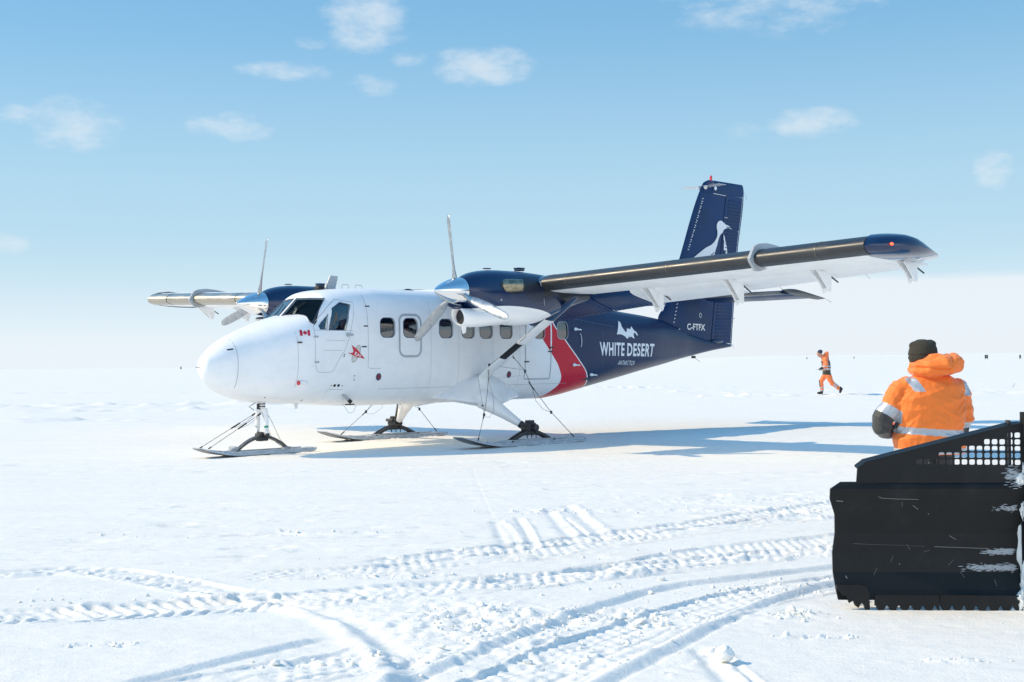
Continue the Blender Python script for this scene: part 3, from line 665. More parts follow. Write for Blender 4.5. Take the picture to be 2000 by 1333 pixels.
# ---------- engines
NC0 = [(3.30, 3.015, 2.56, .225), (3.36, 3.05, 2.52, .25), (3.5, 3.10, 2.44, .29), (3.75, 3.145, 2.33, .33), (4.1, 3.165, 2.26, .355), (4.5, 3.165, 2.225, .365), (4.9, 3.15, 2.25, .37),
      (5.3, 3.12, 2.36, .36), (5.7, 3.08, 2.50, .34), (6.1, 3.04, 2.62, .30), (6.5, 2.99, 2.72, .24), (6.9, 2.92, 2.80, .15), (7.15, 2.88, 2.84, .05)]
EY = 2.796
NC = [(a, b - .02, c - .02, d) for a, b, c, d in NC0]
for s in (1, -1):
    nt, nb, nw_ = [pchip([p[0] for p in NC], [p[k] for p in NC]) for k in (1, 2, 3)]
    mb = A(); rings = []
    for x in list(np.linspace(3.30, 7.15, 44)):
        t_, b_, w_ = nt(x), nb(x), nw_(x); zc = (t_ + b_) / 2; n = 2.0 + .5 * min((x - 3.3) / .8, 1)
        ring = []
        for k in range(40):
            th = 2 * math.pi * k / 40; r = sup_r(math.cos(th), math.sin(th), w_, t_ - zc, zc - b_, n, n); ring.append((x, s * EY + r * math.cos(th), zc + r * math.sin(th)))
        rings.append(ring)
    mb.loft(rings); nac = mb.build('engine_nacelle', M['nac'], plane, 60)
    # chin intake with a hollow throat
    mb = A(); rings = []
    for x, cz, rz, ry in ((3.75, 2.36, .12, .11), (3.44, 2.345, .12, .115), (3.27, 2.345, .130, .125), (3.225, 2.345, .145, .140), (3.232, 2.343, .158, .152), (3.30, 2.338, .170, .175), (3.5, 2.325, .165, .21), (3.8, 2.34, .165, .25), (4.2, 2.37, .16, .28), (4.8, 2.42, .14, .28)):
        rings.append([(x + .10 * (-(math.sin(a)) * .5 if x < 3.45 and x > 3.1 else 0), s * EY + ry * math.cos(a), cz + rz * math.sin(a)) for a in np.linspace(0, 2 * math.pi, 33)[:-1]])
    mb.loft(rings, cap=(True, True)); it = mb.build('air_intake', M['nac'], nac, 60)
    mb = A(); mb.loft([[(x, s * EY + r * .95 * math.cos(a), 2.33 + r * math.sin(a)) for a in np.linspace(0, 2 * math.pi, 25)[:-1]] for x, r in ((3.30, .122), (3.33, .06))]); mb.build('throat_shade_disc', M['black'], it)  # black disc: shade of the throat painted as a flat dark piece
    mb = A(); mb.prism([(3.30, s * EY, 2.20), (3.42, s * EY, 2.19), (3.40, s * EY, 2.07), (3.345, s * EY, 2.05)], (0, -.008, 0), (0, .008, 0)); mb.build('drain_mast', M['white'], nac)
    # exhaust stubs on both flanks
    for q in (1, -1):
        yb = s * EY; mb = A(); pts = [(3.98, yb + q * .20, 2.86), (4.06, yb + q * .30, 2.86), (4.18, yb + q * .385, 2.865), (4.34, yb + q * .43, 2.87)]
        def oval(p, ry, rz, n=18): return [(p[0] + (.03 if False else 0) + ry * .55 * -math.cos(a) * q * q, p[1] + q * ry * .8 * math.cos(a), p[2] + rz * math.sin(a)) for a in np.linspace(0, 2 * math.pi, n + 1)[:-1]]
        rr = [oval(pts[0], .10, .115), oval(pts[1], .11, .12), oval(pts[2], .115, .115), oval(pts[3], .11, .105), oval((pts[3][0] - .004, pts[3][1], pts[3][2]), .098, .093), oval((4.2, yb + q * .37, 2.865), .095, .09), oval((4.05, yb + q * .27, 2.86), .08, .08)]
        mb.loft(rr); ex = mb.build('exhaust_stub', M['bronze'], nac, 50)
        mb = A(); ring = [(4.20 + .285 * math.cos(a) * (1.0 if math.cos(a) < 0 else 1.15), 2.865 + .125 * math.sin(a)) for a in np.linspace(0, 2 * math.pi, 29)[:-1]]
        def ny(x, z):
            t_, b_, w_ = nt(x), nb(x), nw_(x); zc = (t_ + b_) / 2; hh = (t_ - zc); u = min(abs((z - zc) / hh), .999); return w_ * (1 - u ** 2.4) ** (1 / 2.4)
        vs = [(p[0], s * EY + q * (ny(*p) + .004), p[1]) for p in ring]; vs.append((4.2, s * EY + q * (ny(4.2, 2.865) + .004), 2.865)); nn = len(ring)
        mb.add(vs, [(i, (i + 1) % nn, nn) for i in range(nn)]); mb.build('exhaust_shroud', M['dark'], ex)
    mb = A(); mb.box((4.72, s * EY, 3.18), (.15, .12, .05), bev=.012); mb.box((4.72, s * EY, 3.205), (.17, .13, .02), bev=.008); mb.build('oil_vent', M['navy'], nac)
    mb = A(); mb.box((3.92, s * EY, 3.165), (.12, .09, .02), bev=.006); mb.build('filler_cap', M['navy'], nac)
    mb = A(); mb.ell((3.92, s * EY + s * .34, 2.62), (.02, .012, .02), n=8); mb.tube([(4.95, s * EY + s * .372, 2.55), (4.95, s * EY + s * .372, 2.66)], .006, 5); mb.build('cowl_latch', M['grey'], nac)
    # propeller
    pe = bpy.data.objects.new('propeller', None); C.objects.link(pe); pe.parent = plane; pe.location = (3.16, -s * EY, 2.758); pe.empty_display_size = .2
    tilt = 0
    mb = A(); prof = [(-.47, .004), (-.465, .014), (-.44, .035), (-.40, .062), (-.33, .102), (-.24, .144), (-.14, .182), (-.04, .210), (.04, .224), (.11, .230), (.125, .228), (.135, .215)]
    mb.loft([[(x, r * math.cos(a), r * math.sin(a)) for a in np.linspace(0, 2 * math.pi, 49)[:-1]] for x, r in prof]); mb.build('spinner', M['chrome'], pe, 60)
    for k in range(3):
        ang = R(98 + 120 * k) if s > 0 else R(76 + 120 * k)
        ca, sa = math.cos(ang), math.sin(ang); rings = []
        for r, c, t, tw in ((.17, .05, .05, 60), (.26, .055, .05, 58), (.34, .10, .035, 50), (.5, .150, .025, 40), (.75, .165, .018, 31), (1.0, .155, .013, 24), (1.18, .135, .010, 20), (1.27, .095, .007, 18), (1.295, .03, .004, 17)):
            tw = R(tw); ring = []
            for j in range(12):
                q = 2 * math.pi * j / 12; u = c * math.cos(q) * .5 * 1.0; v = t * math.sin(q) * .5 * 1.6
                tx = u * math.sin(tw) + v * math.cos(tw); tt = u * math.cos(tw) - v * math.sin(tw)     # axial, tangential
                ring.append((tx + .03, ca * r - sa * tt, sa * r + ca * tt))
            rings.append(ring)
        mb = A(); mb.loft(rings); mb.build('propeller_blade', M['blade'], pe, 60)

# ---------- tail
def sec_sym(xa, xb, z, t, n=9, xfun=None):
    c = xb - xa; out = []
    for k in range(n + 1):
        u = 1 - k / n; u = u * u * .25 + u * .75 if False else u; th = 5 * t * (.2969 * math.sqrt(max(u, 0)) - .126 * u - .3516 * u * u + .2843 * u ** 3 - .1015 * u ** 4); out.append((xa + c * u, th, z))
    for k in range(1, n):
        u = k / n; th = 5 * t * (.2969 * math.sqrt(u) - .126 * u - .3516 * u * u + .2843 * u ** 3 - .1015 * u ** 4); out.append((xa + c * u, -th, z))
    return out
fin_le = pchip([1.9, 2.3, 2.55, 2.88, 3.91, 5.7, 5.84, 5.93], [12.6, 12.35, 12.25, 12.54, 13.06, 13.97, 14.08, 14.32])
fin_h = pchip([1.9, 2.99, 4.11, 5.73, 5.95], [14.24, 14.44, 14.70, 15.0, 15.05])
rud_te = pchip([1.9, 2.88, 4.28, 5.79, 5.95], [15.15, 15.28, 15.48, 15.77, 15.7])
FT = pchip([1.9, 3, 5.9], [.125, .11, .075])
def fin_y(x, z):
    xa, xb = fin_le(z), rud_te(z); u = min(max((x - xa) / (xb - xa), 0), 1)
    return 5 * FT(z) * (.2969 * math.sqrt(u) - .126 * u - .3516 * u * u + .2843 * u ** 3 - .1015 * u ** 4)
def fin_ring(z, xa, xb, n=14, sc_=1.0):
    xs = [xa + (xb - xa) * (.5 - .5 * math.cos(math.pi * k / n)) for k in range(n + 1)]
    return [(x, fin_y(x, z) * sc_, z) for x in reversed(xs)] + [(x, -fin_y(x, z) * sc_, z) for x in xs]
mb = A(); mb.loft([fin_ring(z, fin_le(z), fin_h(z) - .03) for z in np.linspace(2.0, 5.60, 60)]); fin = mb.build('tail_fin', M['navyfin'], plane, 30)
mb = A(); mb.loft([fin_ring(z, fin_h(z), rud_te(z)) for z in np.linspace(1.99, 5.60, 24)])
z = 2.08
while z < 5.5:
    xa, xb = fin_h(z) + .14, rud_te(z) - .10
    for q in (1, -1): mb.tube([(xa, q * (fin_y(xa, z) + .004), z), ((xa + xb) / 2, q * (fin_y((xa + xb) / 2, z) + .001), z), (xb, q * (fin_y(xb, z) + .004), z)], .015, 5)
    z += .083
rud = mb.build('rudder', M['navyfin'], plane, 30)
# rudder balance horn above the fin
mb = A(); mb.loft([fin_ring(z, fin_le(z), rud_te(z), sc_=k) for z, k in ((5.606, 1), (5.75, 1), (5.84, .95), (5.895, .7), (5.92, .3))]); 
for zz in ():
    pass
horn = mb.build('balance_horn', M['navyfin'], rud, 40)
mb = A(); 
for z0, z1 in ((2.02, 3.0), (3.2, 5.62)):
    decal_mesh(mb, thicken([(rud_te(z_) - .055, z_) for z_ in np.linspace(z0, z1, 8)], .012), fin_y, .004)
mb.build('trim_tab_line', M['decal'], rud)
mb = A(); decal_mesh(mb, thicken([(14.42, 5.60), (14.95, 5.585)], .012), fin_y, .006); mb.build('seam_strip', M['decal'], fin)
mb = A()
for x, z in ((14.92, 5.05), (15.50, 4.74), (14.66, 3.3), (15.2, 2.6)): mb.box((x, fin_y(x, z) + .02, z), (.13, .03, .022), bev=.006)
mb.build('hinge_fitting', M['grey'], rud)
mb = A()
for k in range(11):
    z_ = 4.20 + k * .118
    if z_ < 5.42:
        for dz, dx in ((0, 0), (.055, .028)): 
            x = 13.40 + (z_ - 4.20) * .49 + dx; decal_mesh(mb, [[(x - .022, z_ + dz + .010), (x + .022, z_ + dz - .006 + (0.03 if dz else 0)), (x + .018, z_ + dz - .024 + (0.03 if dz else 0)), (x - .026, z_ + dz - .012)]], fin_y, .005)
mb.build('vortex_generator_row', M['decal'], fin)
mb = A()
for k in range(9):
    z_ = 2.30 + k * .085; x = 12.72 + k * .028; yy = max(fin_y(x, z_), port_y(x, z_)); mb.box((x, yy + .006, z_), (.05, .008, .018), Matrix.Rotation(R(-25), 3, 'Y'))
mb.build('vortex_generator_row', M['decal'], fin)
peng = [(13.546,3.995),(13.801,4.135),(14.051,4.265),(14.286,4.347),(14.422,4.429),(14.517,4.524),(14.561,4.615),(14.56,4.694),(14.531,4.772),(14.532,4.841),(14.567,4.903),(14.628,4.947),(14.688,4.963),(14.756,4.958),(14.849,4.917),(14.926,4.878),(15.012,4.869),(15.098,4.844),(15.175,4.799),(15.166,4.782),(15.089,4.804),(14.993,4.802),(14.907,4.782),(14.828,4.742),(14.784,4.679),(14.672,4.612),(14.619,4.53),(14.574,4.438),(14.53,4.336),(14.486,4.265),(14.451,4.194),(14.398,4.073),(14.35,3.95),(14.2,3.80),(13.8,3.78),(13.3,3.80)]
peng2 = [(14.826,4.637),(14.868,4.585),(14.9,4.477),(14.949,4.36),(14.973,4.272),(14.979,4.152),(14.97,4.0),(14.92,4.0),(14.904,4.258),(14.86,4.241),(14.827,4.274),(14.833,4.413),(14.856,4.455),(14.823,4.512)]
mb = A(); decal_mesh(mb, [peng, peng2], fin_y, .014, .1); bird = mb.build('bird_emblem', M['decal'], fin)
mb = A(); decal_mesh(mb, [[(15.155, 4.803), (15.06, 4.828), (14.98, 4.835), (14.92, 4.822), (14.98, 4.826), (15.06, 4.815)], [(14.23, 4.125), (14.30, 4.12), (14.42, 4.19), (14.40, 4.155), (14.31, 4.10)]], fin_y, .017); mb.build('feather_line', M['navyfin'], fin)
lettering('registration', 'C-FTFX', [(13.262, 2.299), (14.0, 2.285), (13.265, 2.452), (14.003, 2.442)], M['decal'], yf=lambda x, z: max(fin_y(x, z), port_y(x, z)), bold=.03, parent=plane, off=.012, step=.02)
mb = A(); decal_mesh(mb, thicken([(13.82 + .045 * math.cos(a), 2.65 + .05 * math.sin(a)) for a in np.linspace(0, 2 * math.pi, 17)[:-1]], .014, True), fin_y, .006); mb.build('round_placard', M['decal'], fin)
# fin cap, beacon, rabbit-ear antennas
mb = A(); mb.ell((14.34, 0, 5.84), (.17, .07, .075), n=16); mb.build('fin_cap', M['navy'], fin)
mb = A(); mb.tube([(14.38, 0, 5.90), (14.39, 0, 5.945)], [.04, .03], 10); mb.ell((14.39, 0, 5.985), (.034, .034, .055), n=12); bc = mb.build('beacon', M['redlamp'], fin)
for q in (1, -1):
    mb = A(); mb.loft([[(14.12 + .18 * math.cos(a) + .10 * abs(q) * u * -.6, q * (.06 + .5 * u), 5.74 + .012 * math.sin(a) * (1 - .6 * u)) for a in np.linspace(0, 2 * math.pi, 13)[:-1]] for u in (0, .5, 1)]); mb.ell((14.05, q * .085, 5.705), (.06, .03, .045), n=10); mb.ell((14.45, q * .085, 5.72), (.05, .03, .05), n=10)
    mb.build('tail_antenna', M['white'], fin)
# tailplane
def tp_ring(y, xa, xb, z, t, droop=0): return [(x, y, z + yy * 1.0 - droop * (x - xa)) for x, yy, _ in sec_sym(xa, xb, 0, t)]
for s in (1, -1):
    mb = A(); mb.loft([tp_ring(s * y, 12.70 + y * .055, 13.78, 3.05 + .0 * y, .075) for y in (0, .5, 1.5, 2.85)]); tp = mb.build('tailplane', M['navy'], plane, 40)
    mb = A(); mb.loft([[(x - .006, y, 3.05 + (z - 3.05) * 1.10) for x, y, z in tp_ring(s * y_, 12.70 + y_ * .055, 13.78, 3.05, .075)[5:14]] for y_ in (.35, 2.86)], closed=False, cap=(False, False)); mb.build('deicing_boot', M['boot'], tp, 40)
    mb = A(); mb.loft([tp_ring(s * y, 13.80, 14.42 - .04 * (y > 2), 3.035, .05, .13) for y in (.18, 1.5, 2.86)]); ev = mb.build('elevator', M['navyfin'], plane, 40)
    mb = A(); mb.loft([tp_ring(s * y, xa, xb, zz, t, .12) for y, xa, xb, zz, t in ((2.88, 12.90, 14.38, 3.10, .085), (3.0, 12.88, 14.36, 3.105, .085), (3.1, 12.95, 14.34, 3.10, .07), (3.15, 13.1, 14.30, 3.08, .03))]); mb.build('elevator_horn', M['boot'], ev, 40)
    mb = A(); mb.tube([(14.36, s * 3.12, 2.92), (14.55, s * 3.14, 2.86)], .004, 4); mb.build('static_wick', M['cable'], ev)
    mb = A()
    for k in range(9): mb.box((12.80, s * (.45 + k * .12), 2.975), (.02, .02, .02))
    mb.build('boot_rivet_row', M['black'], tp)
# tail cone details
mb = A(); mb.ell((15.13, 0, 1.945), (.05, .04, .045), n=10); mb.build('tail_light', M['decal'], plane)
mb = A(); mb.ell((14.45, .09, 2.03), (.24, .04, .05), n=12); mb.build('rudder_fairing', M['navy'], plane)
mb = A(); mb.box((13.6, 0, 1.66), (.12, .05, .06), bev=.01); mb.tube([(13.66, 0, 1.64), (13.85, 0, 1.55)], .005, 4); mb.build('tie_down_ring', M['dark'], plane)
# static wick on rudder
mb = A(); mb.tube([(15.76, 0, 5.74), (15.86, 0, 5.68), (15.9, 0, 5.56)], .003, 4); mb.tube([(15.15, 0, 1.96), (15.24, 0, 1.94), (15.27, 0, 1.86)], .003, 4); mb.build('static_wick', M['cable'], rud)

# ---------- roof antennas
mb = A(); mb.prism([(2.62, 0, 2.88), (2.86, 0, 2.88), (2.93, 0, 3.14), (2.76, 0, 3.15)], (0, -.012, 0), (0, .012, 0)); mb.build('blade_antenna', M['grey'], plane)
mb = A(); mb.box((2.52, 0, 2.91), (.15, .14, .08), bev=.02); mb.build('antenna_pod', M['black'], plane)
for x in (3.03, 3.34):
    mb = A(); mb.tube([(x, 0, 2.88), (x - .005, 0, 2.985), (x + .02, 0, 3.0), (x + .13, 0, 2.998), (x + .15, 0, 2.98), (x + .15, 0, 2.88)], .006, 6); mb.build('loop_antenna', M['grey'], plane)
mb = A(); mb.ell((4.62, 0, 2.92), (.13, .05, .055), n=14); mb.build('roof_beacon', M['dark'], plane)
mb = A(); mb.tube([(2.66, .05, 2.88), (2.64, .05, 3.0)], .004, 4); mb.build('whip_antenna', M['dark'], plane)

# ---------- undercarriage
def ski(name, x0, x1, yc, wd, tip, parent, t=.045, tail=.03):
    mb = A(); rings = []; L = x1 - x0
    for u in (0, .015, .05, .10, .16, .22, .28, .34, .45, .6, .75, .88, .96, 1.0):
        x = x0 + L * u; zb = tip * max(0, 1 - u / .34) ** 2.0 + (.035 * max(0, (u - .93) / .07)) ; zb = max(zb, 0) + .012 + .045
        wv = wd / 2 * (1 - .45 * max(0, 1 - u / .18) ** 2 - (.3 * max(0, (u - .97) / .03)))
        tt = t * (.4 + .6 * min(1, u / .2)) * (1 if u < .9 else .7)
        rings.append([(x, yc - wv, zb), (x, yc + wv, zb), (x, yc + wv, zb + tt * .55), (x, yc + wv * .86, zb + tt), (x, yc - wv * .86, zb + tt), (x, yc - wv, zb + tt * .55)])
    mb.loft(rings); o = mb.build(name, M['ski'], parent, 28)
    mb = A(); mb.loft([[(r[0][0], yc - wd * .44 * (abs(r[0][1] - yc) / (wd / 2)), r[0][2] - .006), (r[0][0], yc + wd * .44 * (abs(r[0][1] - yc) / (wd / 2)), r[0][2] - .006), (r[0][0], yc + wd * .44 * (abs(r[0][1] - yc) / (wd / 2)), r[0][2] + .003), (r[0][0], yc - wd * .44 * (abs(r[0][1] - yc) / (wd / 2)), r[0][2] + .003)] for r in rings]); mb.build('running_surface', M['skibot'], o, 28)
    for q in (1, -1):
        mb = A(); mb.loft([[(r[0][0], yc + q * (abs(r[0][1] - yc) * .80) - .010, r[4][2] + dz) for dz in (-.003, .022)] + [(r[0][0], yc + q * (abs(r[0][1] - yc) * .80) + .010, r[4][2] + dz) for dz in (.022, -.003)] for r in rings[4:-1]]); mb.build('edge_rib', M['ski'], o, 28)
    return o
def cable(pts, parent, r=.005, name='cable', m=None):
    mb = A(); mb.tube(pts, r, 5); return mb.build(name, m or M['cable'], parent)
def sag(a, b, k=.1, n=7): a, b = Vector(a), Vector(b); return [a.lerp(b, i / n) - Vector((0, 0, k * 4 * (i / n) * (1 - i / n))) for i in range(n + 1)]
for s in (1, -1):
    # fairing that carries the leg
    mb = A(); rings = []
    for y, xa, xb, zb, zt in ((.45, 4.55, 6.95, .80, 1.30), (.75, 4.65, 6.85, .765, 1.36), (.88, 4.80, 6.65, .74, 1.36), (.98, 5.0, 6.4, .72, 1.30), (1.06, 5.2, 6.2, .71, 1.18), (1.12, 5.4, 6.05, .72, 1.05), (1.15, 5.55, 5.95, .76, .98)):
        ring = []
        for k in range(26):
            a = 2 * math.pi * k / 26; cu, su = math.cos(a), math.sin(a); xx = (xa + xb) / 2 + (xb - xa) / 2 * (abs(cu) ** .9) * (1 if cu > 0 else -1)
            top = zt - (zt - zb) * .55 * abs(cu) ** 1.6; zz = (zb + .06 * abs(cu)) + (top - zb - .06 * abs(cu)) * (su * .5 + .5)
            ring.append((xx, s * y, zz))
        rings.append(ring)
    mb.loft(rings); gf = mb.build('gear_fairing', M['white'], plane, 50)
    mb = A(); mb.prism([(5.40, s * 1.06, .76), (5.62, s * 1.06, .72), (5.60, s * 1.06, .78), (5.44, s * 1.06, .90)], (0, 0, 0), (0, s * .12, 0)); mb.build('dark_leg_wedge', M['dark'], gf)  # small dark wedge piece below the leg root
    a = Vector((5.50, s * 1.0, .93)); b = Vector((5.86, s * 1.70, .42)); mb = A()
    mb.tube([a, a.lerp(b, .12), a.lerp(b, .3), a.lerp(b, .6), a.lerp(b, .85), b], [.175, .185, .155, .108, .08, .065], 20); mb.ell(a, (.175, .13, .18), n=20); leg = mb.build('gear_leg', M['white'], plane, 60)
    mb = A(); d = (b - a).normalized(); mb.tube([b - d * .01, b + d * .05, b + d * .06], [.07, .07, .05], 14); mb.build('leg_collar', M['black'], leg, 50)
    mb = A(); mb.tube([b + d * .05, b + d * .12], [.06, .055], 14); mb.build('brass_sleeve', M['brass'], leg, 50)
    if s < 0:
        mb = A(); p = Vector((-.16, 0, .10)); mb.tube([a.lerp(b, .30) + p, b + Vector((-.07, 0, .07))], .04, 12); mb.build('shock_absorber', M['spring'], leg)
    sk = ski('main_ski', 4.04, 7.27, s * 1.93, .50, .195, plane)
    hx, hy, hz = 5.90, s * 1.90, .36
    mb = A(); mb.box((hx, hy - s * .03, hz + .01), (.20, .22, .16), bev=.02); mb.box((hx, hy, hz + .11), (.12, .14, .05), bev=.01); mb.tube([(hx + .02, hy - .16, hz), (hx + .02, hy + .16, hz)], .065, 14)
    mb.tube([(hx - .12, hy - s * .1, hz + .06), (hx - .12, hy + s * .1, hz + .06)], .03, 10); mb.box((hx, hy, hz - .10), (.34, .10, .08), bev=.015)
    for dx in (-.12, 0, .12): mb.tube([(hx + dx, hy + .05, hz - .12), (hx + dx, hy + .05, hz - .19)], .010, 6)
    hub = mb.build('axle_block', M['dark'], sk, 35)
    for q in (1, -1):
        mb = A(); n = 9; path = []
        for k in range(n):
            u = k / (n - 1); path.append((hx + q * (.10 + .46 * u), hz - .075 - .17 * u ** 1.3))
        for ro in (-.045, .045):
            mb.loft([[(x, hy + ro - .022, z - .03), (x, hy + ro + .022, z - .03), (x, hy + ro + .022, z + .03 - .01 * i / n), (x, hy + ro - .022, z + .03 - .01 * i / n)] for i, (x, z) in enumerate(path)])
        ex_, ez = path[-1]; mb.tube([(ex_, hy - .11, ez), (ex_, hy + .11, ez)], .030, 10); mb.box((ex_ + q * .03, hy, ez - .05), (.12, .14, .08), bev=.012)
        mb.box((ex_ - q * .12, hy + .05, ez + .0), (.05, .05, .07), bev=.01)
        mb.build('pedestal_arm', M['dark'], sk, 35)
    mb = A(); mb.box((5.88, hy, .13), (1.35, .20, .045), bev=.015); mb.build('mounting_channel', M['ski'], sk)
    # rigging cables
    f0 = (4.52, s * 1.93, .17); f1 = (4.95, s * 1.66, .62); f2 = (5.56, s * 1.20, 1.52)
    cable([f0, f1], sk); cable([f1, (5.25, s * 1.45, 1.0), f2], sk)
    cable(sag(f1, (5.25, s * 1.20, 1.35), .0) , sk, .003); cable([(4.98, s * 1.66, .58), (5.12, s * 1.63, .57), (5.28, s * 1.58, .68), (5.36, s * 1.50, .9), (5.40, s * 1.35, 1.2), (5.5, s * 1.22, 1.45)], sk, .003)
    r0 = (7.10, s * 1.93, .14); r1 = (6.55, s * 1.85, .62); r2 = (6.12, s * 1.75, 1.12); r3 = (5.72, s * 1.62, 1.72)
    cable([r0, r1, r2], sk, .006); cable([r2, (5.98, s * 1.72, 1.40), r3], sk, .006); cable([r2, (6.2, s * 1.78, .85), (6.38, s * 1.8, .68), r1], sk, .004)
    cable([f2, (5.8, s * 1.55, 1.46), (5.98, s * 1.72, 1.42)], sk, .003)
    if s > 0: cable([f2, (5.45, 2.2, 2.0), (5.45, 2.55, 2.32)], sk, .004)
    mb = A()
    for p, q_ in ((f0, f1), (f1, f0), (r0, r1), (r3, r2), (f2, f1), (r2, r3), (r2, r1)):
        p, q_ = Vector(p), Vector(q_); d = (q_ - p).normalized(); mb.tube([p, p + d * .10], .012, 6)
    for p in (f1, f2, r1, (5.98, s * 1.72, 1.40)): mb.box(p, (.05, .02, .06), bev=.008)
    mb.build('cable_shackle', M['dark'], sk)
# nose gear
nx = 1.27
sk = ski('nose_ski', -.02, 2.32, 0, .46, .145, plane)
mb = A(); mb.tube([(nx, 0, 1.0), (nx, 0, .78)], [.055, .055], 14); mb.box((nx, 0, .80), (.10, .22, .06), bev=.015); leg = mb.build('nose_leg', M['white'], plane)
mb = A()
for z in (.90, .86, .815): mb.tube([(nx, 0, z - .008), (nx, 0, z + .008)], .062, 14)
mb.box((nx - .08, .0, .86), (.012, .05, .10)); mb.build('leg_clamp', M['black'], leg)
mb = A(); mb.tube([(nx - .03, -.03, .96), (nx - .16, -.03, .90), (nx - .24, -.03, .86), (nx - .14, -.03, .80)], .01, 6); mb.build('torque_link', M['grey'], leg)
for q in (1, -1):
    mb = A(); mb.tube([(nx, q * .07, .80), (nx, q * .12, .70), (nx, q * .125, .40)], [.05, .045, .032], 12); fk = mb.build('fork_arm', M['white'], leg)
    mb = A(); mb.tube([(nx, q * .125, .50), (nx, q * .125, .535)], .038, 12); mb.build('green_band', M['green'], fk)
mb = A(); mb.tube([(nx, -.16, .37), (nx, .16, .37)], .035, 12); mb.box((nx, 0, .33), (.20, .12, .12), bev=.02); mb.box((nx - .05, 0, .35), (.03, .14, .16), bev=.008)
mb.tube([(nx + .04, -.10, .37), (nx + .04, .10, .37)], .05, 12); mb.build('axle_block', M['dark'], sk)
mb = A()
for q in (1, -1):
    path = [(nx + q * .52 * u, .345 - .215 * u ** 1.9) for u in np.linspace(0, 1, 10)]
    mb.loft([[(x, -.045, z - .025), (x, .045, z - .025), (x, .045, z + .03 - .02 * i / 10), (x, -.045, z + .03 - .02 * i / 10)] for i, (x, z) in enumerate(path)])
mb.build('leaf_spring', M['spring'], sk, 30)
mb = A(); mb.box((.66, .03, .15), (.16, .10, .07), Matrix.Rotation(R(-20), 3, 'Y'), bev=.015); mb.tube([(.66, -.06, .19), (.66, .12, .19)], .025, 8); mb.box((1.78, 0, .13), (.14, .10, .05), bev=.01); mb.build('spring_shoe', M['grey'], sk)
for q in (1, -1):
    a = (.12, q * .13, .20); b = (nx - .08, q * .08, .74); m1 = Vector(a).lerp(Vector(b), .58); m2 = Vector(a).lerp(Vector(b), .72)
    cable([a, b], sk, .005); cable(sag(m1, b, .05), sk, .003)
    mb = A(); d = (Vector(b) - Vector(a)).normalized()
    for u0, u1, r in ((0, .05, .011), (.56, .72, .013), (.94, 1, .013)): mb.tube([Vector(a).lerp(Vector(b), u0), Vector(a).lerp(Vector(b), u1)], r, 6)
    mb.build('turnbuckle', M['dark'], sk)
    cable([(nx + .05, q * .08, .76), (nx + .13, q * .1, .60), (nx + .30, q * .11, .28), (1.80, q * .1, .10)], sk, .004)
# belly parts
mb = A(); mb.tube([(2.40, .66, 1.11), (2.62, .70, .92)], [.030, .026], 10); mb.build('boarding_step', M['grey'], plane); stp = bpy.data.objects['boarding_step']
mb = A(); mb.tube([(2.59, .695, .945), (2.64, .705, .90)], .034, 10); mb.box((2.60, .72, .865), (.14, .10, .02), bev=.005); mb.build('step_tread', M['black'], stp)
mb = A(); mb.prism([(1.86, .1, .93), (1.96, .1, .93), (1.94, .1, .80), (1.89, .1, .80)], (0, -.006, 0), (0, .006, 0)); mb.build('belly_antenna', M['white'], plane)
mb = A(); mb.tube([(2.62, .5, .87), (2.80, .45, .70), (2.95, .4, .72), (3.05, .35, .84)], .004, 5); mb.build('belly_cable', M['grey'], plane)
# ================================================================== GROUND
def hash3(ix, iy, iz, seed):
    h = (ix * 374761393 + iy * 668265263 + iz * 2147483647 + seed * 1274126177) & 0xFFFFFFFF
    h = ((h ^ (h >> 13)) * 1274126177) & 0xFFFFFFFF
    return ((h ^ (h >> 16)) & 0xFFFFFF) / float(0xFFFFFF)
def vnoise(x, y, z=None, seed=0):
    x = np.asarray(x, float); y = np.asarray(y, float); z = np.zeros_like(x) if z is None else np.asarray(z, float)
    x0, y0, z0 = np.floor(x), np.floor(y), np.floor(z); fx, fy, fz = x - x0, y - y0, z - z0
    fx, fy, fz = [f * f * f * (f * (f * 6 - 15) + 10) for f in (fx, fy, fz)]
    X, Y, Z = x0.astype(np.int64), y0.astype(np.int64), z0.astype(np.int64); r = 0
    for dx in (0, 1):
        for dy in (0, 1):
            for dz in (0, 1):
                if dz == 1 and not fz.any(): continue
                wgt = (fx if dx else 1 - fx) * (fy if dy else 1 - fy) * (fz if dz else 1 - fz); r = r + wgt * hash3(X + dx, Y + dy, Z + dz, seed)
    return r
def fbm(x, y, sx, sy, oct=4, seed=0, gain=.5):
    r = 0; a = 1; t = 0
    for k in range(oct): r = r + a * (vnoise(x / sx * 2 ** k, y / sy * 2 ** k, seed=seed + 17 * k) - .5); t += a; a *= gain
    return r / t * 2
def smooth(x, a, b): t = np.clip((x - a) / (b - a), 0, 1); return t * t * (3 - 2 * t)
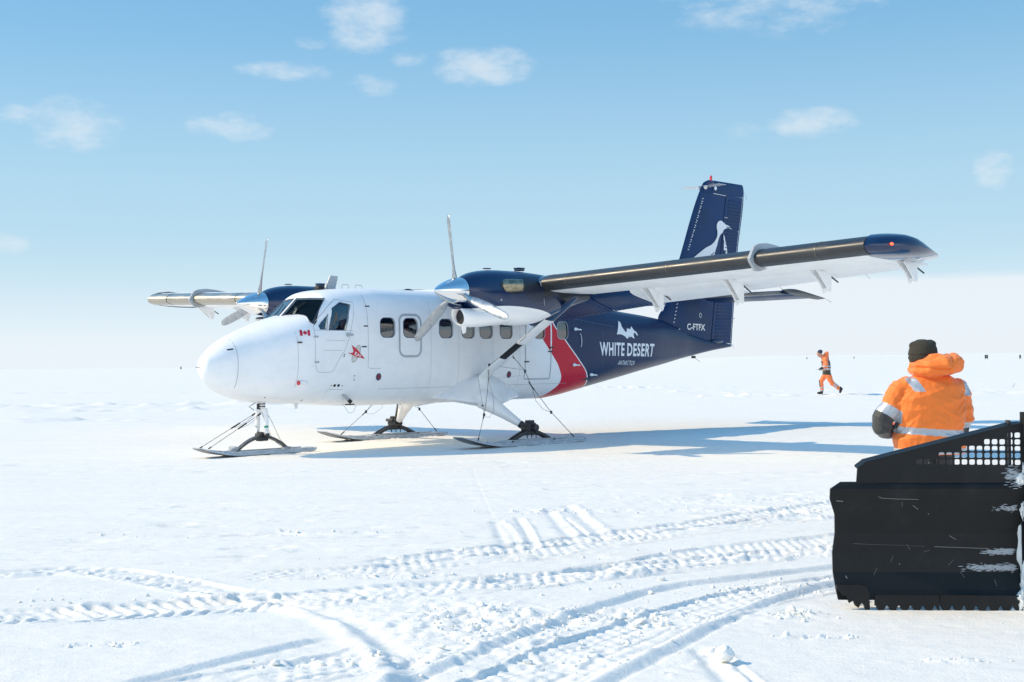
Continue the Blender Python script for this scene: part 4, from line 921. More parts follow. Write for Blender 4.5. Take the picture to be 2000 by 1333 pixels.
def polydist(X, Y, pts):
    """signed distance across (left +), arc length along, for a polyline smoothed by Catmull-Rom"""
    P = [np.array(p, float) for p in pts]; P = [2 * P[0] - P[1]] + P + [2 * P[-1] - P[-2]]; Q = []
    for i in range(1, len(P) - 2):
        for t in np.linspace(0, 1, 9)[:-1]:
            a, b, c, d = P[i - 1], P[i], P[i + 1], P[i + 2]; Q.append(.5 * ((2 * b) + (-a + c) * t + (2 * a - 5 * b + 4 * c - d) * t * t + (-a + 3 * b - 3 * c + d) * t ** 3))
    Q.append(P[-2]); Q = np.array(Q); best = np.full(X.shape, 1e9); sd_ = np.full(X.shape, 1e9); al = np.zeros(X.shape); L = 0
    for a, b in zip(Q[:-1], Q[1:]):
        d = b - a; l = np.hypot(*d); u = d / l; rx, ry = X - a[0], Y - a[1]; t = np.clip(rx * u[0] + ry * u[1], 0, l); ex, ey = rx - t * u[0], ry - t * u[1]
        ds = ex * ex + ey * ey; m = ds < best; best[m] = ds[m]; sg = np.sign(u[0] * ry - u[1] * rx); sd_[m] = (np.sqrt(ds) * sg)[m]; al[m] = (L + t)[m]; L += l
    return sd_, al, L
TRK = dict(
 T1=[(-2.6, 5.6), (-1.84, 6.6), (-1.49, 7.07), (-1.06, 7.67)],
 T2=[(-1.1, 5.6), (-0.65, 6.42), (-0.28, 7.02), (0.04, 7.71), (0.47, 8.49), (1.0, 9.22), (1.63, 9.62), (2.34, 10.01), (4.5, 11.0)],
 T3=[(0.0, 5.7), (0.4, 6.48), (0.8, 7.22), (1.28, 8.14), (1.81, 8.92), (2.3, 9.40), (3.4, 10.1)],
 T4=[(-6.5, 7.9), (-3.32, 8.38), (-2.6, 8.51), (-1.99, 8.66), (-1.49, 8.85), (-1.05, 9.12), (-0.3, 9.45)],
 T4b=[(-.8, 9.23), (-0.02, 9.60), (1.15, 10.25), (2.64, 11.0), (5.5, 12.3)],
 T5=[(-5.5, 9.9), (-3.95, 10.16), (-3.43, 10.30), (-2.98, 10.15), (-2.49, 9.71), (-2.0, 9.25), (-1.6, 9.0)],
 T6=[(-2.09, 9.92), (-1.17, 10.11), (-0.62, 10.45), (-0.02, 10.9), (1.35, 12.03), (3.32, 13.73), (7, 17)],
 T6b=[(-1.2, 10.36), (-0.02, 11.3), (0.8, 11.96), (1.95, 12.95), (3.5, 14.46), (7.5, 18.5)],
 T6c=[(-0.37, 9.25), (0.75, 10.06), (1.63, 10.87), (2.79, 11.57), (5, 13)],
 T2b=[(-0.25, 6.0), (0.30, 7.0), (0.85, 7.9), (1.5, 8.75), (2.3, 9.35), (3.4, 10.0)],
 T3b=[(-1.9, 6.1), (-1.1, 6.75), (-.55, 7.25)],
 T8=[(-1.75, 8.9), (-1.44, 8.54), (-1.12, 8.1), (-0.86, 7.43), (-0.7, 6.92), (-0.58, 6.2), (-.5, 5.5)])
def height(X, Y):
    H = 0.020 * fbm(X, Y, 5.0, 3.0, 3, 1) + .05 * fbm(X, Y, 30, 30, 2, 2) * smooth(Y, 35, 80)
    near = (Y < 26) & (Y > 3) & (np.abs(X) < 14)
    fine = .006 * fbm(X, Y, .5, .22, 4, 3) + .003 * fbm(X, Y, .12, .06, 2, 4)
    H = H + fine * (Y < 60)
    # wind-packed ripples between the tracks and the aircraft
    rip = .022 * np.maximum(0, fbm(X, Y, 2.2, .5, 4, 8) - .18) * smooth(Y, 10, 14); H = H + rip
    Xn, Yn = X[near], Y[near]; h = np.zeros_like(Xn)
    crumb = fbm(Xn, Yn, .10, .10, 3, 11); crumb2 = fbm(Xn, Yn, .28, .2, 3, 12)
    clod = np.maximum(0, fbm(Xn, Yn, .085, .085, 2, 31) - .25); patch = smooth(fbm(Xn, Yn, .9, .5, 3, 33), -.05, .35)
    def berm(sd_, c, wd, hh): return hh * np.exp(-((sd_ - c) / wd) ** 2)
    # tread marks of tracked vehicles: cleats (T4, T5) and rows of small dents (the others)
    for k, wd, per, dep, skew in (('T4', .30, .105, .036, .7), ('T5', .20, .11, .030, -.5)):
        s_, a_, L = polydist(Xn, Yn, TRK[k]); end = smooth(a_, 0, .4) * smooth(L - a_, 0, .4); m = smooth(-np.abs(s_), -wd, -wd * .86) * end
        ph = (a_ + skew * np.abs(s_)) / per + .40 * crumb2; w_ = np.abs((ph % 1) - .5) * 2; cl = smooth(w_, .35, .62)
        gap = smooth(np.abs(s_), .015, .04) * (1 - .6 * np.exp(-((np.abs(s_) - wd * .55) / .02) ** 2))
        h = h + m * (-dep * .5 + dep * (cl - .5) * gap * (.35 + .7 * patch + .7 * crumb2) + .014 * crumb)
        b = (berm(s_, wd * 1.04, .030, .016) + berm(s_, -wd * 1.04, .030, .020)) * end; h = h + b * (.4 + .7 * patch) * (1 + 1.1 * crumb) + (b > .006) * clod * .03 * patch
    for k, wd, per, row, dep in (('T6', .25, .105, .085, .024), ('T6b', .22, .11, .09, .032), ('T6c', .27, .10, .08, .024), ('T2b', .26, .11, .09, .020), ('T4b', .27, .11, .09, .028), ('T3b', .26, .10, .08, .020)):
        s_, a_, L = polydist(Xn, Yn, TRK[k]); end = smooth(a_, 0, .4) * smooth(L - a_, 0, .4); m = smooth(-np.abs(s_), -wd, -wd * .88) * end
        r_ = np.floor(s_ / row); u_ = (s_ / row) % 1 - .5; v_ = (a_ / per + .5 * (r_ % 2) + .12 * crumb2) % 1 - .5
        dent = np.exp(-((u_ / .26) ** 2 + (v_ / .22) ** 2)); keep = smooth(vnoise(Xn * 2.1, Yn * 1.3, seed=91), .22, .42)
        h = h + m * (-.008 - dep * dent * keep * (.8 + .6 * crumb) + .009 * crumb + .006 * crumb2)
        for e_ in (wd, -wd, wd * .33, -wd * .42): h = h + berm(s_, e_, .011, .011 if abs(e_) == wd else -.007) * end * (.6 + .8 * (crumb2 > -.25))
        b = berm(s_, -wd * 1.12, .05, .020) * end; h = h + b * patch * (1 + 1.3 * crumb) + (b > .006) * clod * .035 * patch
    # smooth rounded rails left by runners
    for k, wr, hr in (('T1', .038, .024), ('T2', .042, .030), ('T3', .045, .026)):
        s_, a_, L = polydist(Xn, Yn, TRK[k]); e = smooth(L - a_, 0, .25) * smooth(a_, 0, .1)
        sm = e * np.exp(-(s_ / (wr * 2.2)) ** 2); h = h * (1 - .8 * sm) + e * (berm(s_, 0, wr, hr) - berm(s_, wr * 1.7, wr * .45, hr * .30) - berm(s_, -wr * 1.7, wr * .45, hr * .30))
        if k != 'T1': z_ = berm(s_, -.24, .085, 1) * e * patch; h = h + z_ * (.022 * np.maximum(0, crumb2 + .15) + .020 * np.maximum(0, crumb) + .05 * clod)
    s_, a_, L = polydist(Xn, Yn, TRK['T8']); h = h + berm(s_, 0, .07, .030) * (1 + crumb2) - berm(s_, .15, .07, .02)
    fan = smooth(s_, .08, .2) * smooth(-s_, -1.25, -.9) * (Yn < 9.0) * (Yn > 7.0) * (Xn < .1)
    w_ = np.abs((((Yn + .25 * Xn) / .075 + .6 * crumb2) % 1) - .5) * 2; h = h + fan * (.014 * (w_ - .5) + .012 * crumb)
    # churned patches
    for cx, cy, rx, ry, am in ((-.2, 8.2, .42, .55, .055), (.60, 8.15, .55, .28, .05), (-.1, 7.0, .8, .35, .03), (-2.3, 7.5, .28, .10, .028), (1.70, 8.2, .16, .16, .05), (1.72, 7.5, .20, .07, .03), (2.2, 6.87, .28, .07, .03), (-.9, 7.0, .4, .12, .045), (-1.9, 12.4, 1.6, .12, .02), (.4, 13.9, .7, .2, .03), (3.6, 14.9, 2.4, .5, .028), (-.9, 9.9, .9, .12, .03), (3.2, 13.9, 2.0, .18, .05)):
        g = np.exp(-((Xn - cx) / rx) ** 2 - ((Yn - cy) / ry) ** 2); h = h + g * am * (crumb2 * .55 + .4 * crumb + .9 * clod)
    # short ski prints
    for pts, wd, dp in (([(-.60, 19.5), (-.33, 15.1), (-.19, 13.13)], .018, .0025), ([(-.19, 13.2), (-.12, 12.2), (-.04, 11.1)], .05, .022), ([(-.10, 13.0), (-.02, 12.2), (.04, 11.2)], .03, .018), ([(.03, 13.46), (.12, 12.3), (.17, 11.28)], .035, .026),
                        ([(.34, 14.0), (.44, 12.67), (.52, 11.74)], .05, .02), ([(.56, 14.47), (.70, 13.06), (.81, 11.82)], .055, .024), ([(.50, 13.4), (.62, 12.4), (.66, 12.0)], .02, .016), ([(.97, 7.3), (1.0, 6.73), (1.02, 6.3)], .045, .03), ([(1.07, 7.2), (1.12, 6.7), (1.16, 6.3)], .02, .02),
                        ([(1.75, 14.6), (2.4, 14.3), (3.0, 13.7)], .04, .02), ([(-4, 12.0), (-2, 12.5), (-1.2, 13.0)], .03, .010), ([(.7, 11.9), (1.95, 12.95), (2.7, 13.6)], .014, .016), ([(-1.0, 10.75), (.3, 11.45), (1.4, 12.2)], .012, .014), ([(.2, 10.05), (1.6, 11.05), (3.1, 12.0)], .014, .016), ([(-.3, 9.0), (1.0, 9.75), (2.2, 10.4)], .012, .012)):
        s_, a_, L = polydist(Xn, Yn, pts); e = smooth(L - a_, 0, .1) * smooth(a_, 0, .1); dp = dp * .62; h = h + e * (-berm(s_, 0, wd, dp) + berm(s_, wd * 2, wd * .6, dp * .5) * (1 + crumb))
    # broken wind crust: short flat dashes
    dash = np.maximum(0, fbm(Xn, Yn, .55, .085, 3, 41) - .24) * smooth(fbm(Xn, Yn, 3, 1.2, 2, 42), 0, .3) * smooth(Yn, 9.5, 11); h = h - dash * .09
    H[near] += h
    # far rough bands: footpath and drifted ridges
    far = (Y > 24) & (Y < 140) & (np.abs(X) < 70)
    Xf, Yf = X[far], Y[far]; c1 = fbm(Xf, Yf, .8, .7, 3, 21, .6); hf = 0
    band = np.exp(-((Yf - (57.2 + .02 * Xf)) / 1.4) ** 2); hf = hf + band * (.06 + .22 * c1) * (Xf > 8)
    for yc, hw, am, xa, xb in ((52, 3.2, .12, -60, -6), (38.5, 1.2, .07, -30, -8), (47, 1.0, .06, -24, -6), (66, 3.0, .10, 5, 60), (44, 1.4, .05, 12, 40), (80, 3, .08, -60, 60), (33, 1.2, .04, 9, 30)):
        b = np.exp(-((Yf - yc) / hw) ** 2) * smooth(Xf, xa, xa + 6) * (1 - smooth(Xf, xb - 4, xb)); hf = hf + b * am * (.4 + c1 * 2.4) * smooth(fbm(Xf, Yf, 7, 2, 2, 51 + int(yc)), -.3, .3)
    drift = np.maximum(0, fbm(Xf, Yf, 6, 1.2, 4, 61) - .2) * .08; hf = hf + drift
    H[far] += hf
    H = H + .045 * smooth(Y, 13, 19)
    # level pad under the aircraft
    c, s = math.cos(ATH), math.sin(ATH); ax = c * (X - AX) + s * (Y - AY); ay_ = s * (X - AX) - c * (Y - AY)
    pad = smooth(-ax, -9.5, -8.3) * smooth(ax, -1.5, -.6) * smooth(-np.abs(ay_), -3.6, -2.7); H = .045 + (H - .045) * (1 - pad * .85)
    for yc_, x0_, x1_, hw_ in ((1.93, 4.9, 7.1, .25), (-1.93, 4.9, 7.1, .25), (0, .7, 2.2, .23)):
        dx_ = np.maximum(0, np.maximum(x0_ - ax, ax - x1_)); dy_ = np.abs(ay_ - yc_); dd = np.hypot(dx_, np.maximum(0, dy_ - hw_)); near_ = dd < .3
        H = H + near_ * .013 * np.exp(-((dd - .06) / .04) ** 2) * (1 + 1.2 * fbm(X, Y, .18, .18, 2, 71)) * (dd > 0)
    # plateau rises gently on the right
    H = H + np.clip(Y - 120, 0, 3000) * .0052 * smooth(X / np.maximum(Y, 1), -.02, .22)
    return H
def axis_lines(f0, f1, d0, grow, lim0, lim1, cap=400.0):
    xs = list(np.arange(f0, f1, d0)); x, d = xs[-1], d0
    while x < lim1: d = min(d * grow, cap); x += d; xs.append(x)
    x, d = f0, d0; left = []
    while x > lim0: d = min(d * grow, cap); x -= d; left.append(x)
    return np.array(left[::-1] + xs)
gx = axis_lines(-4.0, 4.6, .0135, 1.018, -5000, 5000)
ys = [6.2]; 
while ys[-1] < 9000:
    y = ys[-1]; ys.append(y + (max(.013, min(.013 * (y / 8.0) ** 1.7, y * .03)) if y < 400 else min(y * .05, 400)))
gy = [6.2]; d = .03
while gy[-1] > -5000: d *= 1.25; gy.append(gy[-1] - d)
gy = np.array(gy[::-1][:-1] + ys)
GX, GY = np.meshgrid(gx, gy); GH = height(GX, GY)
def ground_z(x, y): return float(height(np.array([[x]], float), np.array([[y]], float))[0, 0])
nyg, nxg = GX.shape; co = np.stack([GX, GY, GH], -1).reshape(-1, 3).astype(np.float32)
ii = (np.arange(nyg - 1)[:, None] * nxg + np.arange(nxg - 1)[None, :]).ravel(); quads = np.stack([ii, ii + 1, ii + nxg + 1, ii + nxg], -1).astype(np.int32)
me = bpy.data.meshes.new('snow_ground'); me.vertices.add(len(co)); me.vertices.foreach_set('co', co.ravel()); me.loops.add(quads.size); me.loops.foreach_set('vertex_index', quads.ravel())
me.polygons.add(len(quads)); me.polygons.foreach_set('loop_start', np.arange(0, quads.size, 4, dtype=np.int32)); me.polygons.foreach_set('loop_total', np.full(len(quads), 4, dtype=np.int32)); me.polygons.foreach_set('use_smooth', np.ones(len(quads), dtype=bool)); me.update(calc_edges=True)
print('ground verts', len(co))
def snow_fn(t, b, tcn):
    p = t.n('ShaderNodeNewGeometry').outputs['Position']
    n1 = t.n('ShaderNodeTexNoise', i_Vector=p, i_Scale=55.0, i_Detail=4.0, i_Roughness=.7); n2 = t.n('ShaderNodeTexNoise', i_Vector=p, i_Scale=7.0, i_Detail=5.0, i_Roughness=.6)
    mp = t.n('ShaderNodeMapping', i_Vector=p, i_Scale=(.25, 1.3, 1.0)); n3 = t.n('ShaderNodeTexNoise', i_Vector=mp.outputs[0], i_Scale=1.6, i_Detail=6.0, i_Roughness=.62)
    hgt = t.m('ADD', t.m('ADD', t.m('MULTIPLY', n1.outputs[0], .006), t.m('MULTIPLY', n2.outputs[0], .010)), t.m('MULTIPLY', n3.outputs[0], .045))
    t.set(b.inputs['Normal'], t.n('ShaderNodeBump', i_Height=hgt, i_Strength=.85, i_Distance=1.0).outputs[0])
    t.set(b.inputs['Base Color'], t.mix(t.ss(n3.outputs[0], .3, .7), (.865, .85, .81, 1), (.835, .82, .785, 1)))
M['snow'] = mat('wind_packed_snow', (.87, .88, .89), .7, spec=.06, fn=snow_fn)
M['softsnow'] = mat('loose_snow', (.88, .87, .83), .7, spec=.2, bump=.5, bscale=30)
ground = link('snow_ground', me, M['snow']); tag(ground, None, kind='structure')

# ================================================================== SNOW BLADE
def wx(px, d): return (px - 1000) / 2627.77 * d
def wzz(px, py, d): return CAM_H - (py - (711.7 - .0097885 * (px - 1000))) / 2627.77 * d
def scratch_fn(t, b, tcn):
    n1 = t.n('ShaderNodeTexNoise', i_Vector=tcn.outputs['Object'], i_Scale=3.0, i_Detail=7.0, i_Roughness=.65)
    mp = t.n('ShaderNodeMapping', i_Vector=tcn.outputs['Object'], i_Scale=(30, 30, 4)); n2 = t.n('ShaderNodeTexNoise', i_Vector=mp.outputs[0], i_Scale=2.0, i_Detail=3.0)
    f = t.ss(n1.outputs[0], .45, .8)
    t.set(b.inputs['Base Color'], t.mix(f, (.007, .008, .009, 1), (.019, .020, .021, 1))); t.set(b.inputs['Roughness'], t.m('ADD', .36, t.m('MULTIPLY', n2.outputs[0], .22)))
M['blade_black'] = mat('scuffed_black_paint', (.012, .012, .013), .45, spec=.28, fn=scratch_fn)
M['scratch'] = mat('bare_scratch', (.28, .28, .28), .5)
BX0 = 1.95; BY = 8.33
BYAW = -0.085                                    # depth change per metre to the right
by = lambda x: BY + (x - BX0) * BYAW
blade = empty('snow_plough', (2.6, by(2.6), 0), 0, 'black steel plough blade with perforated top guard and toothed edge standing on the snow', 'snow plough')
def B(): return MB()
def bl(p): return (p[0] - 2.6, p[1] - by(2.6), p[2])
PROF = [(0.06, .010), (.12, .045), (.22, .085), (.34, .100), (.46, .095), (.58, .065), (.68, .030), (.745, .0), (.785, .035)]   # z, set-back
def left_x(z): return np.interp(z, [.06, .14, .26, .36, .44, .50, .58, .68, .74, .785], [2.0, 1.992, 1.985, 1.990, 2.005, 2.005, 1.998, 1.962, 1.950, 2.03])
def setb(z): return float(np.interp(z, [p[0] for p in PROF], [p[1] for p in PROF]))
XR = 3.125
mb = B(); rings = []
n = 15
for z, o in PROF:
    xs = [left_x(z) + (XR - left_x(z)) * u for u in np.linspace(0, 1, n)]
    rings.append([bl((x, by(x) + o, z)) for x in xs] + [bl((x, by(x) + o + .016, z)) for x in reversed(xs)])
mb.loft(rings); mb.build('moldboard', M['blade_black'], blade, 8)
mb = B()
for x in (2.35, 2.75, 3.05):
    mb.prism([bl((x, by(x) + setb(z) + .016, z)) for z in (.08, .3, .5, .74)] + [bl((x, by(x) + .26, .70)), bl((x, by(x) + .26, .12))], (-.008, 0, 0), (.008, 0, 0))
mb.box(bl((2.6, by(2.6) + .24, .40)), (1.1, .08, .12), Matrix.Rotation(math.atan(BYAW), 3, 'Z'), bev=.01)
mb.build('rear_rib', M['blade_black'], blade, 20)
# perforated guard
GD = .030
def gp(px, py): d = 8.3; x = wx(px, d); x = wx(px, by(x) + GD); return (x, wzz(px, py, by(x) + GD))
outer = [gp(1668, 947), gp(1671, 914), gp(1687, 902), gp(1800, 873), gp(1975, 829), gp(1996, 828), gp(1998, 952)]
def rsq(px, py, w_, h_):
    cx, cz = gp(px, py); s_ = 8.27 / 2627.77; w_ *= s_ / 2; h_ *= s_ / 2; return rrect(cx - w_, cx + w_, cz - h_, cz + h_, .009, 3)
holes = []
for r_i, (py, c0) in enumerate(((848.8, 12), (862, 9), (875.3, 6), (888.5, 3), (901.8, 0))):
    for c in range(c0, 14): holes.append(rsq(1791.4 + 14.85 * c, py + c * .12, 11.2, 10.2))
def plate(loops, th):
    mb = B(); tri = tessellate_polygon([[Vector((p[0], p[1], 0)) for p in l] for l in loops]); flat = [p for l in loops for p in l]; nv = len(flat)
    vs = [bl((p[0], by(p[0]) + GD, p[1])) for p in flat] + [bl((p[0], by(p[0]) + GD + th, p[1])) for p in flat]
    fs = [tuple(t) for t in tri] + [tuple(i + nv for i in t) for t in tri]; o = 0
    for l in loops:
        k = len(l); fs += [(o + i, o + (i + 1) % k, nv + o + (i + 1) % k, nv + o + i) for i in range(k)]; o += k
    mb.add(vs, fs); return mb
g = plate([outer] + holes, .008).build('perforated_guard', M['blade_black'], blade, 20)
mb = B(); top = outer[1:6]
mb.loft([[bl((x, by(x) + GD - .004, z)), bl((x, by(x) + GD + .075, z + .012)), bl((x, by(x) + GD + .075, z + .004)), bl((x, by(x) + GD - .004, z - .008))] for x, z in top]); mb.build('folded_rim', M['blade_black'], g, 20)
x_, z_ = gp(1972, 870); mb = B(); mb.box(bl((x_, by(x_) + GD + .05, .96)), (.016, .05, .40)); mb.build('guard_stay', M['dark'], g)
# cutting edge with teeth
def sawtooth(x0, x1, zt, zb, per, dep, th, y0, curve=None):
    mb = B(); pts = []; x = x0; k = 0; N = int((x1 - x0) / per * 8)
    for i in range(N + 1):
        x = x0 + (x1 - x0) * i / N; ph = (x - x0) / per * 2 * math.pi; pts.append((x, zb + dep * (.5 + .5 * math.cos(ph)) ** 1.5 + (curve(x) if curve else 0)))
    for i in range(N):
        a, b = pts[i], pts[i + 1]
        mb.add([bl((q[0], by(q[0]) + y0 + dy, zz)) for q in (a, b) for dy in (0, th) for zz in (q[1], zt)], [(0, 1, 5, 4), (2, 6, 7, 3), (0, 4, 6, 2), (1, 3, 7, 5), (0, 2, 3, 1), (4, 5, 7, 6)])
    return mb
mb = sawtooth(2.215, 2.60, .095, -.012, .072, .045, .018, -.012); e = mb.build('cutting_edge', M['blade_black'], blade, 20)
mb = sawtooth(2.605, 3.10, .095, -.012, .072, .045, .018, -.012); mb.build('cutting_edge', M['blade_black'], blade, 20)
sh = [(1.985, .155), (2.13, .158), (2.165, .145), (2.18, .11), (2.185, .02), (2.178, -.01), (2.16, -.005), (2.15, .03), (2.135, .05), (2.115, .015), (2.095, .03), (2.085, .06), (2.06, .045), (2.045, .085), (2.02, .09), (2.01, .11), (1.985, .125)]
mb = B(); lo = [(p[0], p[1]) for p in sh]; tri = tessellate_polygon([[Vector((p[0], p[1], 0)) for p in lo]]); nv = len(lo)
mb.add([bl((p[0], by(p[0]) - .014, p[1])) for p in lo] + [bl((p[0], by(p[0]) + .012, p[1])) for p in lo], [tuple(t) for t in tri] + [tuple(i + nv for i in t) for t in tri] + [(i, (i + 1) % nv, nv + (i + 1) % nv, nv + i) for i in range(nv)])
mb.build('corner_shoe', M['blade_black'], blade, 20)
# hinge post and the middle section beyond it
mb = B(); mb.tube([bl((3.165, by(3.1) + .05, .02)), bl((3.165, by(3.1) + .05, 1.21))], .045, 14); mb.box(bl((3.15, by(3.1) + .02, .60)), (.03, .12, 1.1)); mb.build('hinge_post', M['blade_black'], blade, 30)
mb = B(); rings = []
for z, o in PROF: rings.append([bl((x, by(3.1) + (x - 3.2) * .25 + o, z)) for x in np.linspace(3.21, 5.2, 8)] + [bl((x, by(3.1) + (x - 3.2) * .25 + o + .016, z)) for x in reversed(np.linspace(3.21, 5.2, 8))])
mb.loft(rings); mb.build('middle_moldboard', M['blade_black'], blade, 8)
# scratches and stuck snow
mb = B()
def bscr(pts, wd):
    P3 = [(wx(px, by(wx(px, 8.3)) + setb(wzz(px, py, 8.35))), wzz(px, py, 8.33)) for px, py in pts]
    for q in thicken([Vector(p) for p in P3], wd * .7):
        mb.add([bl((v.x, by(v.x) + setb(v.y) - .002, v.y)) for v in q], [(0, 1, 2, 3)])
for pts, wd in (([(1711, 970), (1718, 973), (1750, 974.5), (1772, 974.5), (1789, 975)], .003), ([(1629, 979), (1642, 980)], .005), ([(1757, 980), (1757, 989)], .002), ([(1778, 987), (1788, 995)], .003), ([(1848, 1047), (1861, 1055)], .003), ([(1660, 1065), (1700, 1066)], .0015), ([(1818, 1069), (1860, 1070), (1925, 1071.5)], .003),
                ([(1733, 1100), (1738, 1088)], .0015), ([(1798, 1079), (1810, 1076)], .0015), ([(1765, 1065), (1771, 1076)], .0015), ([(1868, 1116), (1876, 1127)], .002), ([(1935, 1130), (1939, 1142)], .002), ([(1645, 1127), (1648, 1132)], .006), ([(1749, 1102), (1751, 1104)], .004), ([(1807, 1003), (1809, 1005)], .004), ([(1700, 1125), (1706, 1112)], .0015), ([(1845, 1105), (1855, 1094)], .0015), ([(1680, 1065.5), (1745, 1067), (1800, 1068.5)], .0008)): bscr(pts, wd)
mb.build('scratch_mark', M['scratch'], blade)
def lump(c, rad, seed, n=22, amp=.35):
    bm = bmesh.new(); bmesh.ops.create_icosphere(bm, subdivisions=4, radius=1)
    v = np.array([q.co[:] for q in bm.verts]); k = 1 + amp * (2 * vnoise(v[:, 0] * 2.3 + 9, v[:, 1] * 2.3 + 5, v[:, 2] * 2.3 + 7, seed) - 1) + amp * .5 * (2 * vnoise(v[:, 0] * 6 + 9, v[:, 1] * 6 + 5, v[:, 2] * 6 + 7, seed + 3) - 1)
    v = v * k[:, None] * np.array(rad) + np.array(c); f = [[q.index for q in x.verts] for x in bm.faces]; bm.free(); return v.tolist(), f
def stuck(px0, py0, px1, py1, th, seed):
    cx, cy = (px0 + px1) / 2, (py0 + py1) / 2; d = 8.28; x = wx(cx, d); z = wzz(cx, cy, d); s_ = d / 2627.77
    return lump(bl((x, by(x) + setb(z), z)), ((px1 - px0) / 2 * s_, th, (py1 - py0) / 2 * s_), seed)
mb = B()
for k, a in enumerate(((1986, 1000, 2008, 1120, .03), (1984, 1100, 2006, 1195, .035), (1988, 960, 2004, 1020, .02), (1972, 1150, 1992, 1196, .03), (1978, 925, 2004, 953, .018), (1990, 895, 2006, 930, .018), (1955, 1186, 1980, 1200, .02))): mb.add(*stuck(*a, 60 + k))
mb.build('stuck_snow', M['softsnow'], blade, 180)
mb = B()
rs = random.Random(3)
for (x0, y0, x1, y1, n_, sz) in ((1915, 1073, 1984, 1084, 240, .004), (1868, 1103, 1984, 1116, 330, .0038), (1934, 986, 1984, 998, 90, .003), (1955, 915, 1990, 948, 200, .004), (1698, 1168, 1730, 1186, 110, .005), (1935, 1170, 1985, 1176, 60, .004), (1660, 1172, 1692, 1180, 60, .004)):
    for _ in range(n_):
        px, py = rs.triangular(x0, x1, x1 - 8), rs.gauss((y0 + y1) / 2, (y1 - y0) / 4); x = wx(px, by(wx(px, 8.3)) + .03); z = wzz(px, py, 8.3); s_ = sz * rs.uniform(.5, 1.6); yy = by(x) + (setb(z) if z < .8 else GD) - (.012 if z < .16 else 0)
        mb.add([bl((x + s_ * 3.2 * math.cos(a), yy - .002, z + s_ * .45 * math.sin(a))) for a in (0, 1.2, 2.4, 3.5, 4.8)] + [bl((x, yy - s_, z))], [(i, (i + 1) % 5, 5) for i in range(5)])
dust = mb.build('frozen_spatter', mat('thin_frost', (.42, .45, .48), .7), blade, 180); dust['kind'] = 'stuff'

# ================================================================== PEOPLE
def organic(mb, voxel, smooth_n=4, name='x'):
    me = mb.mesh(name, 180); o = link(name, me); md = o.modifiers.new('r', 'REMESH'); md.mode = 'VOXEL'; md.voxel_size = voxel; md.use_smooth_shade = True
    s = o.modifiers.new('s', 'SMOOTH'); s.factor = .5; s.iterations = smooth_n
    bpy.context.view_layer.update(); m2 = bpy.data.meshes.new_from_object(o.evaluated_get(bpy.context.evaluated_depsgraph_get())); bpy.data.objects.remove(o)
    v = np.zeros(len(m2.vertices) * 3); m2.vertices.foreach_get('co', v); v = v.reshape(-1, 3); nr = np.zeros(len(m2.vertices) * 3); m2.vertices.foreach_get('normal', nr); nr = nr.reshape(-1, 3)
    f = [tuple(p.vertices) for p in m2.polygons]; bpy.data.meshes.remove(m2); return v, nr, f
def split_build(v, f, cls, mats, parent, base=None):
    """cls: class name per face -> one mesh object per class"""
    out = {}
    for k in mats:
        idx = [i for i, c in enumerate(cls) if c == k]
        if not idx: continue
        used = sorted({q for i in idx for q in f[i]}); mp = {q: j for j, q in enumerate(used)}
        me = bpy.data.meshes.new(k); me.from_pydata([tuple(v[q]) for q in used], [], [tuple(mp[q] for q in f[i]) for i in idx]); me.polygons.foreach_set('use_smooth', [True] * len(me.polygons)); me.update()
        out[k] = link(k, me, mats[k], parent)
    return out
def cloth(name, base, bump=.6, sc_=11.0, rough=.65, noise=.08):
    def fn(t, b, tcn):
        mp = t.n('ShaderNodeMapping', i_Vector=tcn.outputs['Object'], i_Scale=(1.0, 1.0, .7)); n1 = t.n('ShaderNodeTexNoise', i_Vector=mp.outputs[0], i_Scale=sc_, i_Detail=3.0, i_Distortion=.8); n2 = t.n('ShaderNodeTexNoise', i_Vector=tcn.outputs['Object'], i_Scale=2.5, i_Detail=5.0)
        t.set(b.inputs['Normal'], t.n('ShaderNodeBump', i_Height=n1.outputs[0], i_Strength=bump, i_Distance=.03).outputs[0])
        t.set(b.inputs['Base Color'], t.mix(t.ss(n2.outputs[0], .45, .75), (*base, 1), tuple(c * (1 - noise * 2) for c in base) + (1,)))
        t.set(b.inputs['Sheen Weight'], .2)
    return mat(name, base, rough, fn=fn)
ORANGE = (1.0, .215, .022)
M['orange'] = cloth('orange_shell_cloth', ORANGE); M['orange2'] = cloth('faded_orange_cloth', (.95, .22, .06)); M['sleeve'] = cloth('charcoal_cloth', (.035, .036, .038), .2)
M['reflect'] = mat('silver_reflective_tape', (.46, .49, .53), .42, metal=.35, bump=.25, bscale=22); M['knit'] = mat('olive_knit_wool', (.045, .042, .030), .95, bump=.8, bscale=220)
M['trouser'] = cloth('black_trouser_cloth', (.02, .02, .022), .2); M['skin'] = mat('skin', (.52, .28, .20), .55); M['glove'] = mat('tan_glove', (.16, .11, .06), .8, bump=.3); M['boot_'] = mat('black_boot_leather', (.015, .015, .016), .5)
M['navyknit'] = mat('blue_knit_wool', (.035, .05, .10), .9, bump=.6, bscale=150); M['greyvest'] = cloth('slate_cloth', (.05, .065, .075), .2)
